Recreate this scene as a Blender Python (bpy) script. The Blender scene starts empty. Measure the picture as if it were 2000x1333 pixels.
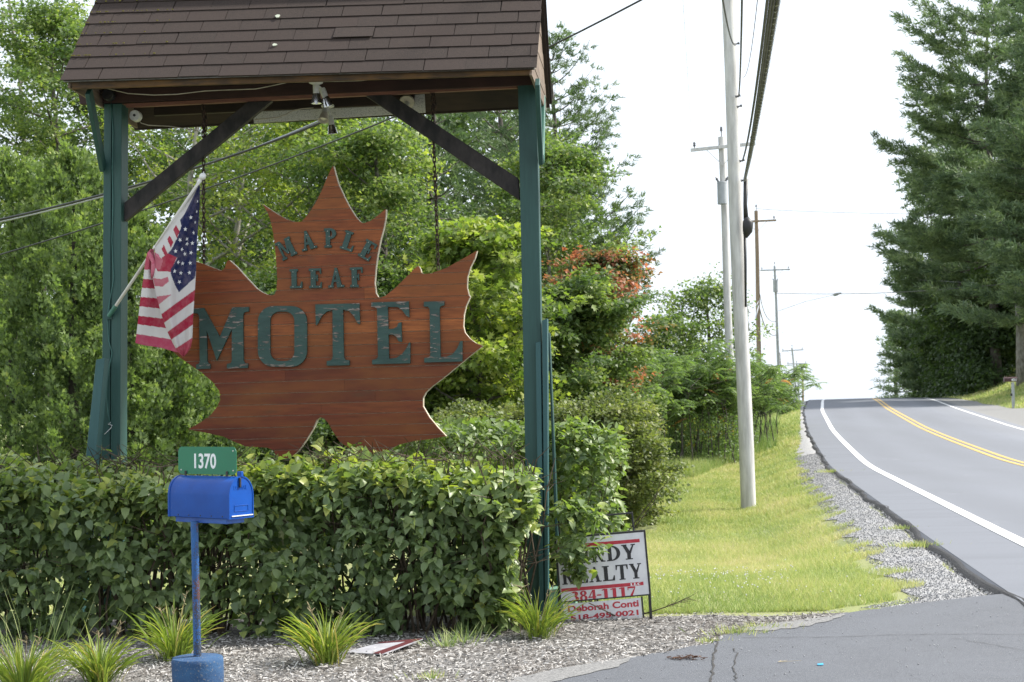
import bpy, bmesh, math, random
import numpy as np
from mathutils import Vector, Matrix

random.seed(11)
rng = np.random.default_rng(7)
sc = bpy.context.scene
col = sc.collection
R_ = math.radians

# ---------------------------------------------------------------- camera
FPX = 50 / 36 * 2000
PITCH, ROLL, EYE = 2.55, -1.0, 1.6
cam = bpy.data.objects.new('camera', bpy.data.cameras.new('camera'))
col.objects.link(cam)
cam.data.lens = 50; cam.data.sensor_width = 36
cam.data.clip_start = 0.1; cam.data.clip_end = 6000
RM = Matrix.Rotation(R_(90 + PITCH), 3, 'X') @ Matrix.Rotation(R_(ROLL), 3, 'Z')
cam.matrix_world = Matrix.Translation((0, 0, EYE)) @ RM.to_4x4()
cam.data.dof.use_dof = True
cam.data.dof.focus_distance = 10.4
cam.data.dof.aperture_fstop = 6.3
sc.camera = cam

# ---------------------------------------------------------------- sky, sun, exposure
SUN_EL, SUN_AZ = 46, 78          # azimuth measured clockwise from +Y
world = bpy.data.worlds.new('World'); sc.world = world; world.use_nodes = True
nt = world.node_tree; nt.nodes.clear()
out = nt.nodes.new('ShaderNodeOutputWorld'); bg = nt.nodes.new('ShaderNodeBackground')
sky = nt.nodes.new('ShaderNodeTexSky'); sky.sky_type = 'NISHITA'; sky.sun_disc = False
sky.sun_elevation = R_(SUN_EL); sky.sun_rotation = R_(SUN_AZ)
sky.air_density = 1.2; sky.dust_density = 3.0
hs = nt.nodes.new('ShaderNodeHueSaturation'); hs.inputs['Saturation'].default_value = 0.30
mx = nt.nodes.new('ShaderNodeMix'); mx.data_type = 'RGBA'
mx.inputs['Factor'].default_value = 0.62
mx.inputs['B'].default_value = (8.9, 9.8, 11.0, 1)      # thin bright cloud veil
nt.links.new(sky.outputs[0], hs.inputs['Color']); nt.links.new(hs.outputs[0], mx.inputs['A'])
nt.links.new(mx.outputs['Result'], bg.inputs['Color']); nt.links.new(bg.outputs[0], out.inputs[0])
bg.inputs['Strength'].default_value = 0.098
sun = bpy.data.objects.new('sun', bpy.data.lights.new('sun', 'SUN')); col.objects.link(sun)
sun.data.energy = 4.4; sun.data.angle = R_(4); sun.data.color = (1.0, 0.95, 0.87)
sd = Vector((math.sin(R_(SUN_AZ)) * math.cos(R_(SUN_EL)), math.cos(R_(SUN_AZ)) * math.cos(R_(SUN_EL)), math.sin(R_(SUN_EL))))
sun.rotation_euler = sd.to_track_quat('Z', 'Y').to_euler()
sc.view_settings.view_transform = 'Standard'; sc.view_settings.look = 'None'
sc.view_settings.exposure = 0.78; sc.view_settings.gamma = 1
sc.render.engine = 'CYCLES'
sc.cycles.max_bounces = 6; sc.cycles.transparent_max_bounces = 4
sc.cycles.diffuse_bounces = 3; sc.cycles.glossy_bounces = 2; sc.cycles.transmission_bounces = 3

# ---------------------------------------------------------------- measuring helpers
def ray(px, py):
    return RM @ Vector(((px - 1000) / FPX, -(py - 666.5) / FPX, -1))
def P(px, py, Y):                 # point at depth Y seen at photo position px, py
    d = ray(px, py); return Vector((0, 0, EYE)) + d * (Y / d.y)
def G(px, py, z=0.0):             # point on the level z
    d = ray(px, py); return Vector((0, 0, EYE)) + d * ((z - EYE) / d.z)
TH = R_(5.6)
U = Vector((math.cos(TH), -math.sin(TH), 0)); V = Vector((math.sin(TH), math.cos(TH), 0)); Z = Vector((0, 0, 1))
O = P(640, 700, 11.05); O.z = 0
def S(px, py, v=0.0):             # point in the shelter's own vertical plane at depth v
    d = ray(px, py); c = Vector((0, 0, EYE))
    return c + d * ((v - (c - O).dot(V)) / d.dot(V))
def Lp(u, v, z): return O + U * u + V * v + Z * z

# ---------------------------------------------------------------- object helpers
def tag(o, label=None, cat=None, group=None, kind=None):
    if label: o['label'] = label
    if cat: o['category'] = cat
    if group: o['group'] = group
    if kind: o['kind'] = kind
    return o
def thing(name, label, cat, loc, group=None):
    o = bpy.data.objects.new(name, None); col.objects.link(o); o.location = loc
    o.empty_display_size = 0.1
    return tag(o, label, cat, group)
def org(o):
    v = Vector((0, 0, 0))
    while o is not None:
        v += Vector(o.location); o = o.parent
    return v
def link(name, me, parent=None, loc=None, rot=None):
    o = bpy.data.objects.new(name, me); col.objects.link(o)
    if parent is not None: o.parent = parent
    if loc is not None: o.location = loc
    if rot is not None: o.rotation_euler = rot
    return o

class MB:
    def __init__(s): s.v = []; s.f = []
    def add(s, vs, fs):
        n = len(s.v); s.v += [Vector(a) for a in vs]; s.f += [tuple(i + n for i in f) for f in fs]; return s
    def quadslab(s, q, d):        # q four points, thickened by vector d
        q = [Vector(a) for a in q]; n = len(q)
        vs = q + [a + d for a in q]
        fs = [tuple(range(n)), tuple(range(2 * n - 1, n - 1, -1))] + [(i, i + n, (i + 1) % n + n, (i + 1) % n) for i in range(n)]
        return s.add(vs, fs)
    def box(s, c, sx, sy, sz, M=None):
        vs = [Vector((x * sx / 2, y * sy / 2, z * sz / 2)) for x in (-1, 1) for y in (-1, 1) for z in (-1, 1)]
        if M is not None: vs = [M @ a for a in vs]
        c = Vector(c)
        return s.add([a + c for a in vs], [(0, 1, 3, 2), (4, 6, 7, 5), (0, 4, 5, 1), (2, 3, 7, 6), (0, 2, 6, 4), (1, 5, 7, 3)])
    def bar(s, a, b, w, h, up=Z):
        a = Vector(a); b = Vector(b); d = (b - a).normalized(); r = d.cross(Vector(up)).normalized(); u = r.cross(d)
        q = [a + r * (x * w / 2) + u * (y * h / 2) for x, y in ((-1, -1), (1, -1), (1, 1), (-1, 1))]
        return s.quadslab(q, b - a)
    def tube(s, pts, rad, n=8, caps=True):
        pts = [Vector(p) for p in pts]; m = len(pts)
        if not hasattr(rad, '__len__'): rad = [rad] * m
        base = len(s.v); pr = None
        for i, p in enumerate(pts):
            t = (pts[min(i + 1, m - 1)] - pts[max(i - 1, 0)])
            t = t.normalized() if t.length > 1e-9 else Vector((0, 0, 1))
            if pr is None: pr = t.orthogonal().normalized()
            else:
                pr = (pr - t * pr.dot(t)); pr = pr.normalized() if pr.length > 1e-6 else t.orthogonal().normalized()
            q = t.cross(pr)
            for k in range(n):
                a = 2 * math.pi * k / n
                s.v.append(p + (pr * math.cos(a) + q * math.sin(a)) * rad[i])
        for i in range(m - 1):
            for k in range(n):
                a = base + i * n + k; b = base + i * n + (k + 1) % n
                s.f.append((a, b, b + n, a + n))
        if caps:
            s.f.append(tuple(base + k for k in range(n - 1, -1, -1))); s.f.append(tuple(base + (m - 1) * n + k for k in range(n)))
        return s
    def lathe(s, prof, c, ax=Z, n=20):   # prof (r, h)
        ax = Vector(ax).normalized(); x = ax.orthogonal().normalized(); y = ax.cross(x); c = Vector(c); base = len(s.v)
        for r, h in prof:
            for k in range(n):
                a = 2 * math.pi * k / n; s.v.append(c + ax * h + (x * math.cos(a) + y * math.sin(a)) * max(r, 1e-5))
        for i in range(len(prof) - 1):
            for k in range(n):
                a = base + i * n + k; b = base + i * n + (k + 1) % n
                s.f.append((a, b, b + n, a + n))
        return s
    def build(s, name, mat, parent=None, smooth=False, bevel=0, kind=None, label=None, fixn=True):
        o3 = org(parent) if parent is not None else Vector((0, 0, 0))
        me = bpy.data.meshes.new(name); me.from_pydata([a - o3 for a in s.v], [], s.f)
        if fixn or bevel:
            bm = bmesh.new(); bm.from_mesh(me)
            if fixn: bmesh.ops.recalc_face_normals(bm, faces=bm.faces)
            if bevel: bmesh.ops.bevel(bm, geom=list(bm.edges), offset=bevel, segments=1, affect='EDGES', clamp_overlap=True)
            bm.to_mesh(me); bm.free()
        if smooth: me.shade_smooth() if smooth is True else None
        me.materials.append(mat)
        if smooth == 'auto':
            me.shade_smooth()
            try: me.set_sharp_from_angle(angle=R_(38))
            except Exception: pass
        o = link(name, me, parent)
        return tag(o, label, None, None, kind)

# ---------------------------------------------------------------- materials
MATS = {}
def nodemat(name):
    m = bpy.data.materials.new(name); m.use_nodes = True; MATS[name] = m
    return m, m.node_tree, m.node_tree.nodes['Principled BSDF']
def noise(nt, scale, detail=4, stretch=(1, 1, 1), rough=.6, coord='Object'):
    tc = nt.nodes.new('ShaderNodeTexCoord'); mp = nt.nodes.new('ShaderNodeMapping'); mp.inputs['Scale'].default_value = stretch
    n = nt.nodes.new('ShaderNodeTexNoise'); n.inputs['Scale'].default_value = scale; n.inputs['Detail'].default_value = detail; n.inputs['Roughness'].default_value = rough
    nt.links.new(tc.outputs[coord], mp.inputs['Vector']); nt.links.new(mp.outputs[0], n.inputs['Vector'])
    return n.outputs['Fac']
def ramp(nt, fac, stops, interp='LINEAR'):
    r = nt.nodes.new('ShaderNodeValToRGB'); r.color_ramp.interpolation = interp
    e = r.color_ramp.elements
    while len(e) < len(stops): e.new(0.5)
    for k, (p, c) in enumerate(stops): e[k].position = p; e[k].color = (*c, 1)
    nt.links.new(fac, r.inputs['Fac']); return r.outputs['Color']
def mix(nt, fac, a, b, mode='MIX'):
    m = nt.nodes.new('ShaderNodeMix'); m.data_type = 'RGBA'; m.blend_type = mode
    for sock, v in (('Factor', fac), ('A', a), ('B', b)):
        s_ = m.inputs[sock]
        if isinstance(v, (int, float)): s_.default_value = v
        elif isinstance(v, tuple): s_.default_value = (*v, 1)
        else: nt.links.new(v, s_)
    return m.outputs['Result']
def bump(nt, b, h, strength, dist=.01):
    n = nt.nodes.new('ShaderNodeBump'); n.inputs['Strength'].default_value = strength; n.inputs['Distance'].default_value = dist
    nt.links.new(h, n.inputs['Height']); nt.links.new(n.outputs[0], b.inputs['Normal'])
def objrand(nt):
    return nt.nodes.new('ShaderNodeObjectInfo').outputs['Random']
def math_(nt, op, a, b=None, clamp=False):
    m = nt.nodes.new('ShaderNodeMath'); m.operation = op; m.use_clamp = clamp
    for i, v in enumerate((a, b)):
        if v is None: continue
        if isinstance(v, (int, float)): m.inputs[i].default_value = v
        else: nt.links.new(v, m.inputs[i])
    return m.outputs[0]
def simple(name, c1, c2=None, scale=8, rough=.6, bmp=0, stretch=(1, 1, 1), metallic=0, bd=.004, lo=.35, hi=.65, detail=5):
    m, nt, b = nodemat(name)
    b.inputs['Roughness'].default_value = rough; b.inputs['Metallic'].default_value = metallic
    if c2 is None: b.inputs['Base Color'].default_value = (*c1, 1)
    else:
        f = noise(nt, scale, detail, stretch)
        nt.links.new(ramp(nt, f, [(lo, c1), (hi, c2)]), b.inputs['Base Color'])
        if bmp: bump(nt, b, f, bmp, bd)
    return m

def wood_paint(name, base, dark, light, chip=None, thr=.66):
    m, nt, b = nodemat(name); b.inputs['Roughness'].default_value = .55
    f = noise(nt, 3, 5, (1, 1, .25)); g = noise(nt, 60, 4, (1, 1, .08))
    c = ramp(nt, f, [(.25, dark), (.5, base), (.8, light)])
    c = mix(nt, .25, c, ramp(nt, g, [(.35, dark), (.65, light)]))
    if chip:
        h = noise(nt, 26, 5, (1, 1, .35)); fac = ramp(nt, h, [(thr, (0, 0, 0)), (thr + .03, (1, 1, 1))])
        c = mix(nt, fac, c, chip)
    nt.links.new(c, b.inputs['Base Color']); bump(nt, b, g, .35, .003)
    return m
M_post = wood_paint('green_painted_post', (.016, .064, .056), (.009, .042, .038), (.028, .088, .076), (.07, .12, .10), .76)
M_postb = wood_paint('blue_green_board_paint', (.024, .085, .090), (.016, .062, .066), (.038, .11, .112), (.09, .14, .13), .74)
M_greenlight = wood_paint('green_side_paint', (.045, .15, .11), (.03, .11, .08), (.07, .20, .15))
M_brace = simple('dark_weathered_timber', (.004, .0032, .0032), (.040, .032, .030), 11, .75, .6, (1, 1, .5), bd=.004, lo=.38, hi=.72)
def grain_timber(name, c1, c2, ax, lo=.3, hi=.7, rough=.75):
    m, nt, b = nodemat(name); b.inputs['Roughness'].default_value = rough
    st = [1, 1, 1]; st[ax] = .06
    f = noise(nt, 45, 6, tuple(st)); g = noise(nt, 3, 3)
    c = ramp(nt, f, [(lo, c1), (hi, c2)]); c = mix(nt, .5, c, ramp(nt, g, [(.35, c1), (.65, c2)]))
    nt.links.new(c, b.inputs['Base Color']); bump(nt, b, f, .4, .003); return m
M_beam = grain_timber('maroon_beam', (.018, .007, .006), (.048, .019, .015), 0)
M_beamlip = grain_timber('reddish_lip', (.09, .035, .026), (.20, .085, .06), 0)
M_fascia = grain_timber('stained_fascia', (.014, .010, .007), (.16, .075, .014), 0, .40, .74)
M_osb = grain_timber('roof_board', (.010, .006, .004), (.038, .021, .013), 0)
M_gable = grain_timber('gable_board', (.09, .062, .045), (.24, .18, .135), 1, .3, .7)
M_whitesheet = simple('speckled_white_sheet', (.30, .30, .27), (.62, .62, .57), 140, .6, .2, detail=2, lo=.36, hi=.48)
M_dripedge = simple('grey_drip_edge', (.16, .16, .16), (.30, .30, .30), 20, .5, metallic=.3)
# asphalt shingle
m, nt, b = nodemat('brown_asphalt_shingle'); M_shingle = m; b.inputs['Roughness'].default_value = .92
g = noise(nt, 420, 2); f = noise(nt, 2.2, 5); e = noise(nt, 11, 4)
c = ramp(nt, g, [(.34, (.006, .004, .003)), (.5, (.022, .014, .011)), (.68, (.085, .056, .042))])
c = mix(nt, ramp(nt, f, [(.35, (.0, .0, .0)), (.65, (.5, .5, .5))]), c, (.012, .009, .008))
c = mix(nt, math_(nt, 'MULTIPLY', objrand(nt), .45), c, (.040, .024, .019))
c = mix(nt, ramp(nt, e, [(.66, (0, 0, 0)), (.74, (.35, .35, .35))]), c, (.085, .050, .038))
nt.links.new(c, b.inputs['Base Color']); bump(nt, b, g, .5, .002)
# mahogany sign planks
m, nt, b = nodemat('varnished_plank'); M_plank = m; b.inputs['Roughness'].default_value = .48
b.inputs['Specular IOR Level'].default_value = .22
f = noise(nt, 60, 7, (.06, .5, 1)); g = noise(nt, 2.6, 6, (.5, 1, 1.6)); h = noise(nt, 9, 5, (.35, 1, 1.3)); dr = noise(nt, 200, 2, (.10, 1, 1))
rnd = objrand(nt)
base = ramp(nt, rnd, [(0, (.21, .055, .022)), (.3, (.29, .082, .026)), (.6, (.36, .112, .032)), (.8, (.25, .066, .024)), (1, (.40, .13, .036))])
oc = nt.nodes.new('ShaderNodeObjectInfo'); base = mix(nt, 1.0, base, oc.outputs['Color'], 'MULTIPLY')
c = mix(nt, ramp(nt, f, [(.3, (.0, .0, .0)), (.72, (.75, .75, .75))]), base, (.065, .018, .010))
c = mix(nt, ramp(nt, dr, [(.55, (0, 0, 0)), (.75, (.4, .4, .4))]), c, (.055, .020, .012))
c = mix(nt, ramp(nt, g, [(.42, (0, 0, 0)), (.62, (.65, .65, .65))]), c, (.21, .075, .022))
c = mix(nt, ramp(nt, h, [(.60, (0, 0, 0)), (.76, (.55, .55, .55))]), c, (.075, .050, .030))
nt.links.new(c, b.inputs['Base Color']); bump(nt, b, f, .35, .002)
M_edge = simple('cream_plywood_edge', (.42, .36, .26), (.66, .60, .48), 30, .7)
# peeling letter paint
def peel(name, thr=.60, sz=14):
    m, nt, b = nodemat(name); b.inputs['Roughness'].default_value = .6
    f = noise(nt, sz, 6, (.55, 1, 2.6)); s2 = noise(nt, 2.2, 3); g = noise(nt, 90, 4, (.12, 1, 1))
    f2 = math_(nt, 'ADD', f, math_(nt, 'MULTIPLY', math_(nt, 'SUBTRACT', s2, .5), .35))
    green = ramp(nt, noise(nt, 7, 5, (.5, 1, 1.5)), [(.3, (.016, .048, .042)), (.7, (.036, .082, .070))])
    raw = ramp(nt, g, [(.3, (.07, .042, .03)), (.5, (.17, .13, .11)), (.7, (.30, .27, .25))])
    c = mix(nt, ramp(nt, f2, [(thr, (0, 0, 0)), (thr + .02, (1, 1, 1))]), green, raw)
    c = mix(nt, ramp(nt, f2, [(thr - .022, (0, 0, 0)), (thr - .004, (.8, .8, .8)), (thr + .006, (0, 0, 0))]), c, (.012, .02, .018))
    nt.links.new(c, b.inputs['Base Color']); bump(nt, b, f2, .6, .01); return m
M_letter = peel('peeling_green_paint', .585, 15)
M_letter_s = peel('green_letter_paint', .66, 22)
M_screw = simple('screw_head', (.55, .55, .52), rough=.35, metallic=.7)
M_chain = simple('rusty_chain', (.012, .010, .009), (.055, .028, .018), 30, .7, metallic=.4)
M_alu = simple('polished_metal', (.75, .76, .78), (.55, .55, .56), 20, .22, metallic=1)
M_white_metal = simple('off_white_metal', (.55, .55, .52), (.38, .38, .36), 20, .5)
M_cream = simple('cream_cable', (.45, .41, .34), (.30, .27, .22), 10, .6)
M_greencable = simple('green_cable', (.030, .105, .095), (.05, .15, .13), 10, .5)
M_cable = simple('black_cable', (.012, .012, .014), (.03, .03, .034), 6, .38)
M_black = simple('black_metal', (.010, .010, .012), (.03, .03, .03), 40, .5)
M_glass = simple('bulb_glass', (.6, .58, .5), rough=.3)
M_flagpole = simple('ivory_flag_pole', (.62, .60, .55), (.50, .48, .43), 6, .4)
M_whiteplastic = simple('white_plastic', (.72, .72, .72), rough=.35)
# mailbox paint
m, nt, b = nodemat('blue_mailbox_paint'); M_blue = m; b.inputs['Roughness'].default_value = .30; b.inputs['Specular IOR Level'].default_value = .3
f = noise(nt, 5, 5); g = noise(nt, 60, 3)
c = ramp(nt, f, [(.3, (.002, .046, .25)), (.7, (.003, .072, .36))])
c = mix(nt, ramp(nt, g, [(.70, (0, 0, 0)), (.74, (1, 1, 1))]), c, (.10, .14, .30))
nt.links.new(c, b.inputs['Base Color']); bump(nt, b, f, .08, .01)
m, nt, b = nodemat('chipped_blue_post'); M_bluepost = m; b.inputs['Roughness'].default_value = .5
f = noise(nt, 130, 4); s2 = noise(nt, 5, 3, (1, 1, .7)); tc = nt.nodes.new('ShaderNodeTexCoord'); sp = nt.nodes.new('ShaderNodeSeparateXYZ'); nt.links.new(tc.outputs['Object'], sp.inputs[0])
lowz = math_(nt, 'MULTIPLY', math_(nt, 'SUBTRACT', .80, sp.outputs['Z']), .30)
side = math_(nt, 'MULTIPLY', sp.outputs['X'], 4.0)
ff = math_(nt, 'ADD', math_(nt, 'ADD', f, math_(nt, 'ADD', lowz, side)), math_(nt, 'MULTIPLY', math_(nt, 'SUBTRACT', s2, .5), .7))
blue = ramp(nt, noise(nt, 9, 4), [(.3, (.006, .065, .22)), (.7, (.02, .12, .34))])
c = mix(nt, ramp(nt, ff, [(.53, (0, 0, 0)), (.59, (1, 1, 1))]), blue, ramp(nt, s2, [(.50, (.03, .04, .06)), (.60, (.11, .032, .012))]))
c = mix(nt, ramp(nt, noise(nt, 160, 2), [(.68, (0, 0, 0)), (.72, (1, 1, 1))]), c, (.45, .52, .62))
nt.links.new(c, b.inputs['Base Color']); bump(nt, b, ff, .4, .002)
M_bluecon = simple('blue_painted_concrete', (.018, .050, .16), (.05, .115, .27), 18, .85, .6, bd=.01)
m, nt, b = nodemat('worn_blue_concrete'); M_bluecon = m; b.inputs['Roughness'].default_value = .85
f = noise(nt, 90, 4); g = noise(nt, 9, 5)
c = ramp(nt, g, [(.3, (.014, .046, .12)), (.7, (.03, .10, .22))]); c = mix(nt, ramp(nt, f, [(.58, (0, 0, 0)), (.64, (.8, .8, .8))]), c, (.16, .17, .18))
nt.links.new(c, b.inputs['Base Color']); bump(nt, b, f, .5, .006)
M_signgreen = simple('green_sign_sheeting', (.010, .155, .085), (.012, .18, .10), 3, .33)
M_signwhite = simple('white_sign_sheeting', (.78, .80, .80), rough=.4)
M_panelwhite = simple('white_realty_panel', (.70, .70, .71), (.60, .60, .62), 12, .45)
M_oldpanel = simple('weathered_panel', (.30, .30, .33), (.42, .42, .45), 9, .7)
M_red = simple('red_print', (.42, .018, .035), (.48, .04, .06), 30, .5)
M_ink = simple('black_print', (.012, .012, .014), (.03, .03, .03), 30, .5)
M_concgreen = simple('pale_green_footing', (.12, .26, .19), (.20, .35, .27), 14, .8, .4)
M_lichen = simple('lichen', (.52, .55, .44), (.35, .38, .30), 90, .9)
M_moss = simple('yellow_moss', (.20, .17, .03), (.12, .11, .02), 90, .9)
# ================================================================ GROUND AND ROAD
TY = np.arange(-40, 1200, 1.0)
def smooth_table(pts, w):
    x, y = zip(*pts); t = np.interp(np.arange(-80, 1240, 1.0), x, y)
    t[:max(0, 0)] = t[0]
    k = np.hanning(2 * w + 1); k /= k.sum(); s = np.convolve(t, k, mode='same')
    s[:60] = t[:60]; s[-60:] = t[-60:]
    return s[40:40 + len(TY)]
# linear extrapolated ends
ZR_T = smooth_table([(-80, .04), (8, .04), (33, .035), (45, .27), (52, .45), (70, 1.02), (84, 1.42), (92, 1.54), (100, 1.56), (112, 1.45), (140, .7), (200, -2.5), (300, -7), (1240, -12)], 5)
XW_T = smooth_table([(-80, -7), (0, 3.35), (8, 4.2), (15, 5.25), (33, 8.1), (51.7, 11.5), (70, 15.1), (90, 19.5), (110, 24.4), (150, 35), (300, 85), (1240, 400)], 5)
def zr(D): return np.interp(D, TY, ZR_T)
def Xw(D): return np.interp(D, TY, XW_T)
def Xe(D): return Xw(D) - .87
def Xr(D): return Xw(D) + 7.15
def smoo(t): t = np.clip(t, 0, 1); return t * t * (3 - 2 * t)
def gz(x, y):
    x = np.asarray(x, float); y = np.asarray(y, float)
    s = Xe(y) - x; r = x - (Xr(y) + .8)
    dd = .56 * smoo((y - 11) / 9) * (1 - .25 * smoo((y - 60) / 30))
    z = zr(y) - .045 - dd * smoo(s / 2.2) * (s > 0)
    z = z + (r > .6) * (smoo((r - .6) / 7) * 2.3 * smoo((y - 30) / 25) + .02 * np.clip(r - 7, 0, 80))
    z = z + .012 * np.sin(x * 1.7 + y * .6) * np.sin(y * .9) * (y > 11.5) * (s > 1)
    inner = (s < 0) & (r < 0)
    z = np.where(inner, z - .06, z)
    return z
def gzf(x, y): return float(gz(x, y))

def grid_sheet(name, xs, ys, zf, mat, kind='structure', parent=None, X=None):
    ny, nx = len(ys), (len(xs) if X is None else X.shape[1])
    YY = np.repeat(ys[:, None], nx, 1); XX = np.repeat(np.asarray(xs)[None, :], ny, 0) if X is None else X
    ZZ = zf(XX, YY); v = np.stack([XX, YY, ZZ], -1).reshape(-1, 3)
    i = np.arange(ny - 1)[:, None] * nx + np.arange(nx - 1)[None, :]
    f = np.stack([i, i + 1, i + nx + 1, i + nx], -1).reshape(-1, 4)
    me = mesh_np(name, v, f); me.shade_smooth(); me.materials.append(mat)
    o = link(name, me, parent)
    if kind: o['kind'] = kind
    return o
def mesh_np(name, v, f):
    me = bpy.data.meshes.new(name); v = np.ascontiguousarray(v, dtype=np.float32); f = np.ascontiguousarray(f, dtype=np.int32); k = f.shape[1]
    me.vertices.add(len(v)); me.vertices.foreach_set('co', v.ravel())
    me.loops.add(f.size); me.loops.foreach_set('vertex_index', f.ravel())
    me.polygons.add(len(f)); me.polygons.foreach_set('loop_start', np.arange(0, f.size, k, dtype=np.int32))
    try: me.polygons.foreach_set('loop_total', np.full(len(f), k, dtype=np.int32))
    except Exception: pass
    me.update(calc_edges=True); me.validate(); return me

# ground material : lawn soil colours
m, nt, b = nodemat('lawn_ground'); M_ground = m; b.inputs['Roughness'].default_value = .95
f = noise(nt, .55, 5); g = noise(nt, 9, 5); h = noise(nt, 60, 3)
c = ramp(nt, f, [(.32, (.20, .24, .085)), (.5, (.27, .29, .12)), (.68, (.33, .31, .17))])
c = mix(nt, ramp(nt, g, [(.35, (0, 0, 0)), (.7, (.4, .4, .4))]), c, (.12, .18, .04))
c = mix(nt, ramp(nt, h, [(.4, (0, 0, 0)), (.75, (.5, .5, .5))]), c, (.20, .17, .09))
nt.links.new(c, b.inputs['Base Color']); bump(nt, b, h, .6, .02)
ys = np.concatenate([np.arange(-30, 8, 2.), np.arange(8, 34, .25), np.arange(34, 70, .5), np.arange(70, 160, 1.), np.geomspace(160, 1100, 30)])
off = np.concatenate([-np.geomspace(600, 9, 26), -np.arange(8.5, 2.6, -.4), -np.arange(2.5, -.01, -.15), np.array([.15, .6, 3, 5.5, 7.6, 8.02, 8.3, 8.8, 9.3, 10, 11, 12, 13, 14, 15, 16, 18]), np.geomspace(20, 600, 16)])
XG = Xe(ys)[:, None] + off[None, :]
ground = grid_sheet('ground', off, ys, gz, M_ground, X=XG)

# road
m, nt, b = nodemat('road_asphalt'); M_road = m; b.inputs['Roughness'].default_value = .82
f = noise(nt, 260, 2); g = noise(nt, .5, 5, (1, .12, 1)); h = noise(nt, 3, 4, (.12, 1, 1))
c = ramp(nt, f, [(.35, (.130, .140, .162)), (.65, (.195, .206, .235))])
c = mix(nt, ramp(nt, g, [(.35, (0, 0, 0)), (.7, (.5, .5, .5))]), c, (.135, .142, .16))
c = mix(nt, ramp(nt, h, [(.55, (0, 0, 0)), (.75, (.25, .25, .25))]), c, (.12, .122, .13))
at = nt.nodes.new('ShaderNodeAttribute'); at.attribute_name = 'across'
wv = math_(nt, 'MULTIPLY', math_(nt, 'ADD', math_(nt, 'SINE', math_(nt, 'MULTIPLY', math_(nt, 'SUBTRACT', at.outputs['Fac'], 1.15), 3.6)), 1), .5)
n3 = noise(nt, .35, 5, (1, .25, 1)); wv = math_(nt, 'MULTIPLY', wv, ramp(nt, n3, [(.3, (.15, .15, .15)), (.7, (1, 1, 1))]))
c = mix(nt, math_(nt, 'MULTIPLY', wv, .32), c, (.10, .105, .118))
n4 = noise(nt, 1.1, 6, (1, .5, 1), .75); c = mix(nt, ramp(nt, n4, [(.60, (0, 0, 0)), (.72, (.35, .35, .35))]), c, (.25, .26, .28))
nt.links.new(c, b.inputs['Base Color']); bump(nt, b, f, .3, .003)
yr = np.concatenate([np.arange(-30, 9, 2.), np.arange(9, 160, .5), np.geomspace(160, 600, 25)])
wob = np.array([.035 * math.sin(y * 1.9) + .03 * math.sin(y * .7 + 1) + .015 * math.sin(y * 5.3) for y in yr])
ro = np.array([0, .02, .5, 2.5, 4.4, 6, 8.0, 8.02]); rz_ = np.array([-.14, 0, .005, .03, .045, .03, 0, -.14])
XR = Xe(yr)[:, None] + ro[None, :] + np.concatenate([wob[:, None], wob[:, None], np.zeros((len(yr), 6))], 1)
road = grid_sheet('road', ro, yr, lambda X, Y: zr(Y) + rz_[None, :], M_road, X=XR)
at_ = road.data.attributes.new('across', 'FLOAT', 'POINT'); at_.data.foreach_set('value', np.tile(ro, len(yr)).astype(np.float32))
def strip(name, o0, o1, dz, mat, parent, y0=-30, y1=400):
    yy = yr[(yr >= y0) & (yr <= y1)]
    X = Xw(yy)[:, None] + np.array([o0, o1])[None, :]
    zc = np.interp(np.array([o0, o1]) + .87, ro, rz_)
    o = grid_sheet(name, [0, 1], yy, lambda A, B: zr(B) + zc[None, :] + dz, mat, kind=None, parent=parent, X=X); return o
m, nt, b = nodemat('white_road_paint'); M_wline = m; b.inputs['Roughness'].default_value = .6
nt.links.new(ramp(nt, noise(nt, 40, 4), [(.3, (.62, .62, .62)), (.6, (.80, .80, .79))]), b.inputs['Base Color'])
m, nt, b = nodemat('yellow_road_paint'); M_yline = m; b.inputs['Roughness'].default_value = .6
nt.links.new(ramp(nt, noise(nt, 30, 4), [(.3, (.42, .28, .09)), (.6, (.60, .40, .12))]), b.inputs['Base Color'])
strip('edge_line', 0, .16, .006, M_wline, road); strip('edge_line', 6.6, 6.74, .006, M_wline, road)
strip('centre_line', 3.20, 3.32, .006, M_yline, road); strip('centre_line', 3.43, 3.55, .006, M_yline, road)
m, nt, b = nodemat('smooth_shoulder_asphalt'); M_shoulder = m; b.inputs['Roughness'].default_value = .85
f = noise(nt, 240, 2); h = noise(nt, 2.4, 4, (.15, 1, 1))
c = ramp(nt, f, [(.35, (.125, .134, .155)), (.65, (.180, .190, .216))]); c = mix(nt, ramp(nt, h, [(.45, (0, 0, 0)), (.7, (.4, .4, .4))]), c, (.108, .115, .132))
nt.links.new(c, b.inputs['Base Color'])
strip('paved_shoulder', -.80, -.02, .004, M_shoulder, road, 9)
m, nt, b = nodemat('broken_asphalt_edge'); b.inputs['Roughness'].default_value = .95
f = noise(nt, 70, 5); nt.links.new(ramp(nt, f, [(.35, (.022, .022, .024)), (.65, (.085, .085, .09))]), b.inputs['Base Color']); bump(nt, b, f, .9, .02)
ye = yr[(yr > 9) & (yr < 130)]; we = np.array([.035 * math.sin(y * 1.9) + .03 * math.sin(y * .7 + 1) + .015 * math.sin(y * 5.3) for y in ye])
X = (Xe(ye) + we)[:, None] + np.array([-.05, .005, .045])[None, :] + .015 * np.sin(ye * 7.7)[:, None]
grid_sheet('broken_edge', [0, 1, 2], ye, lambda A, B: zr(B) + np.array([-.07, .003, .0065])[None, :], m, kind=None, parent=road, X=X)
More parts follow.
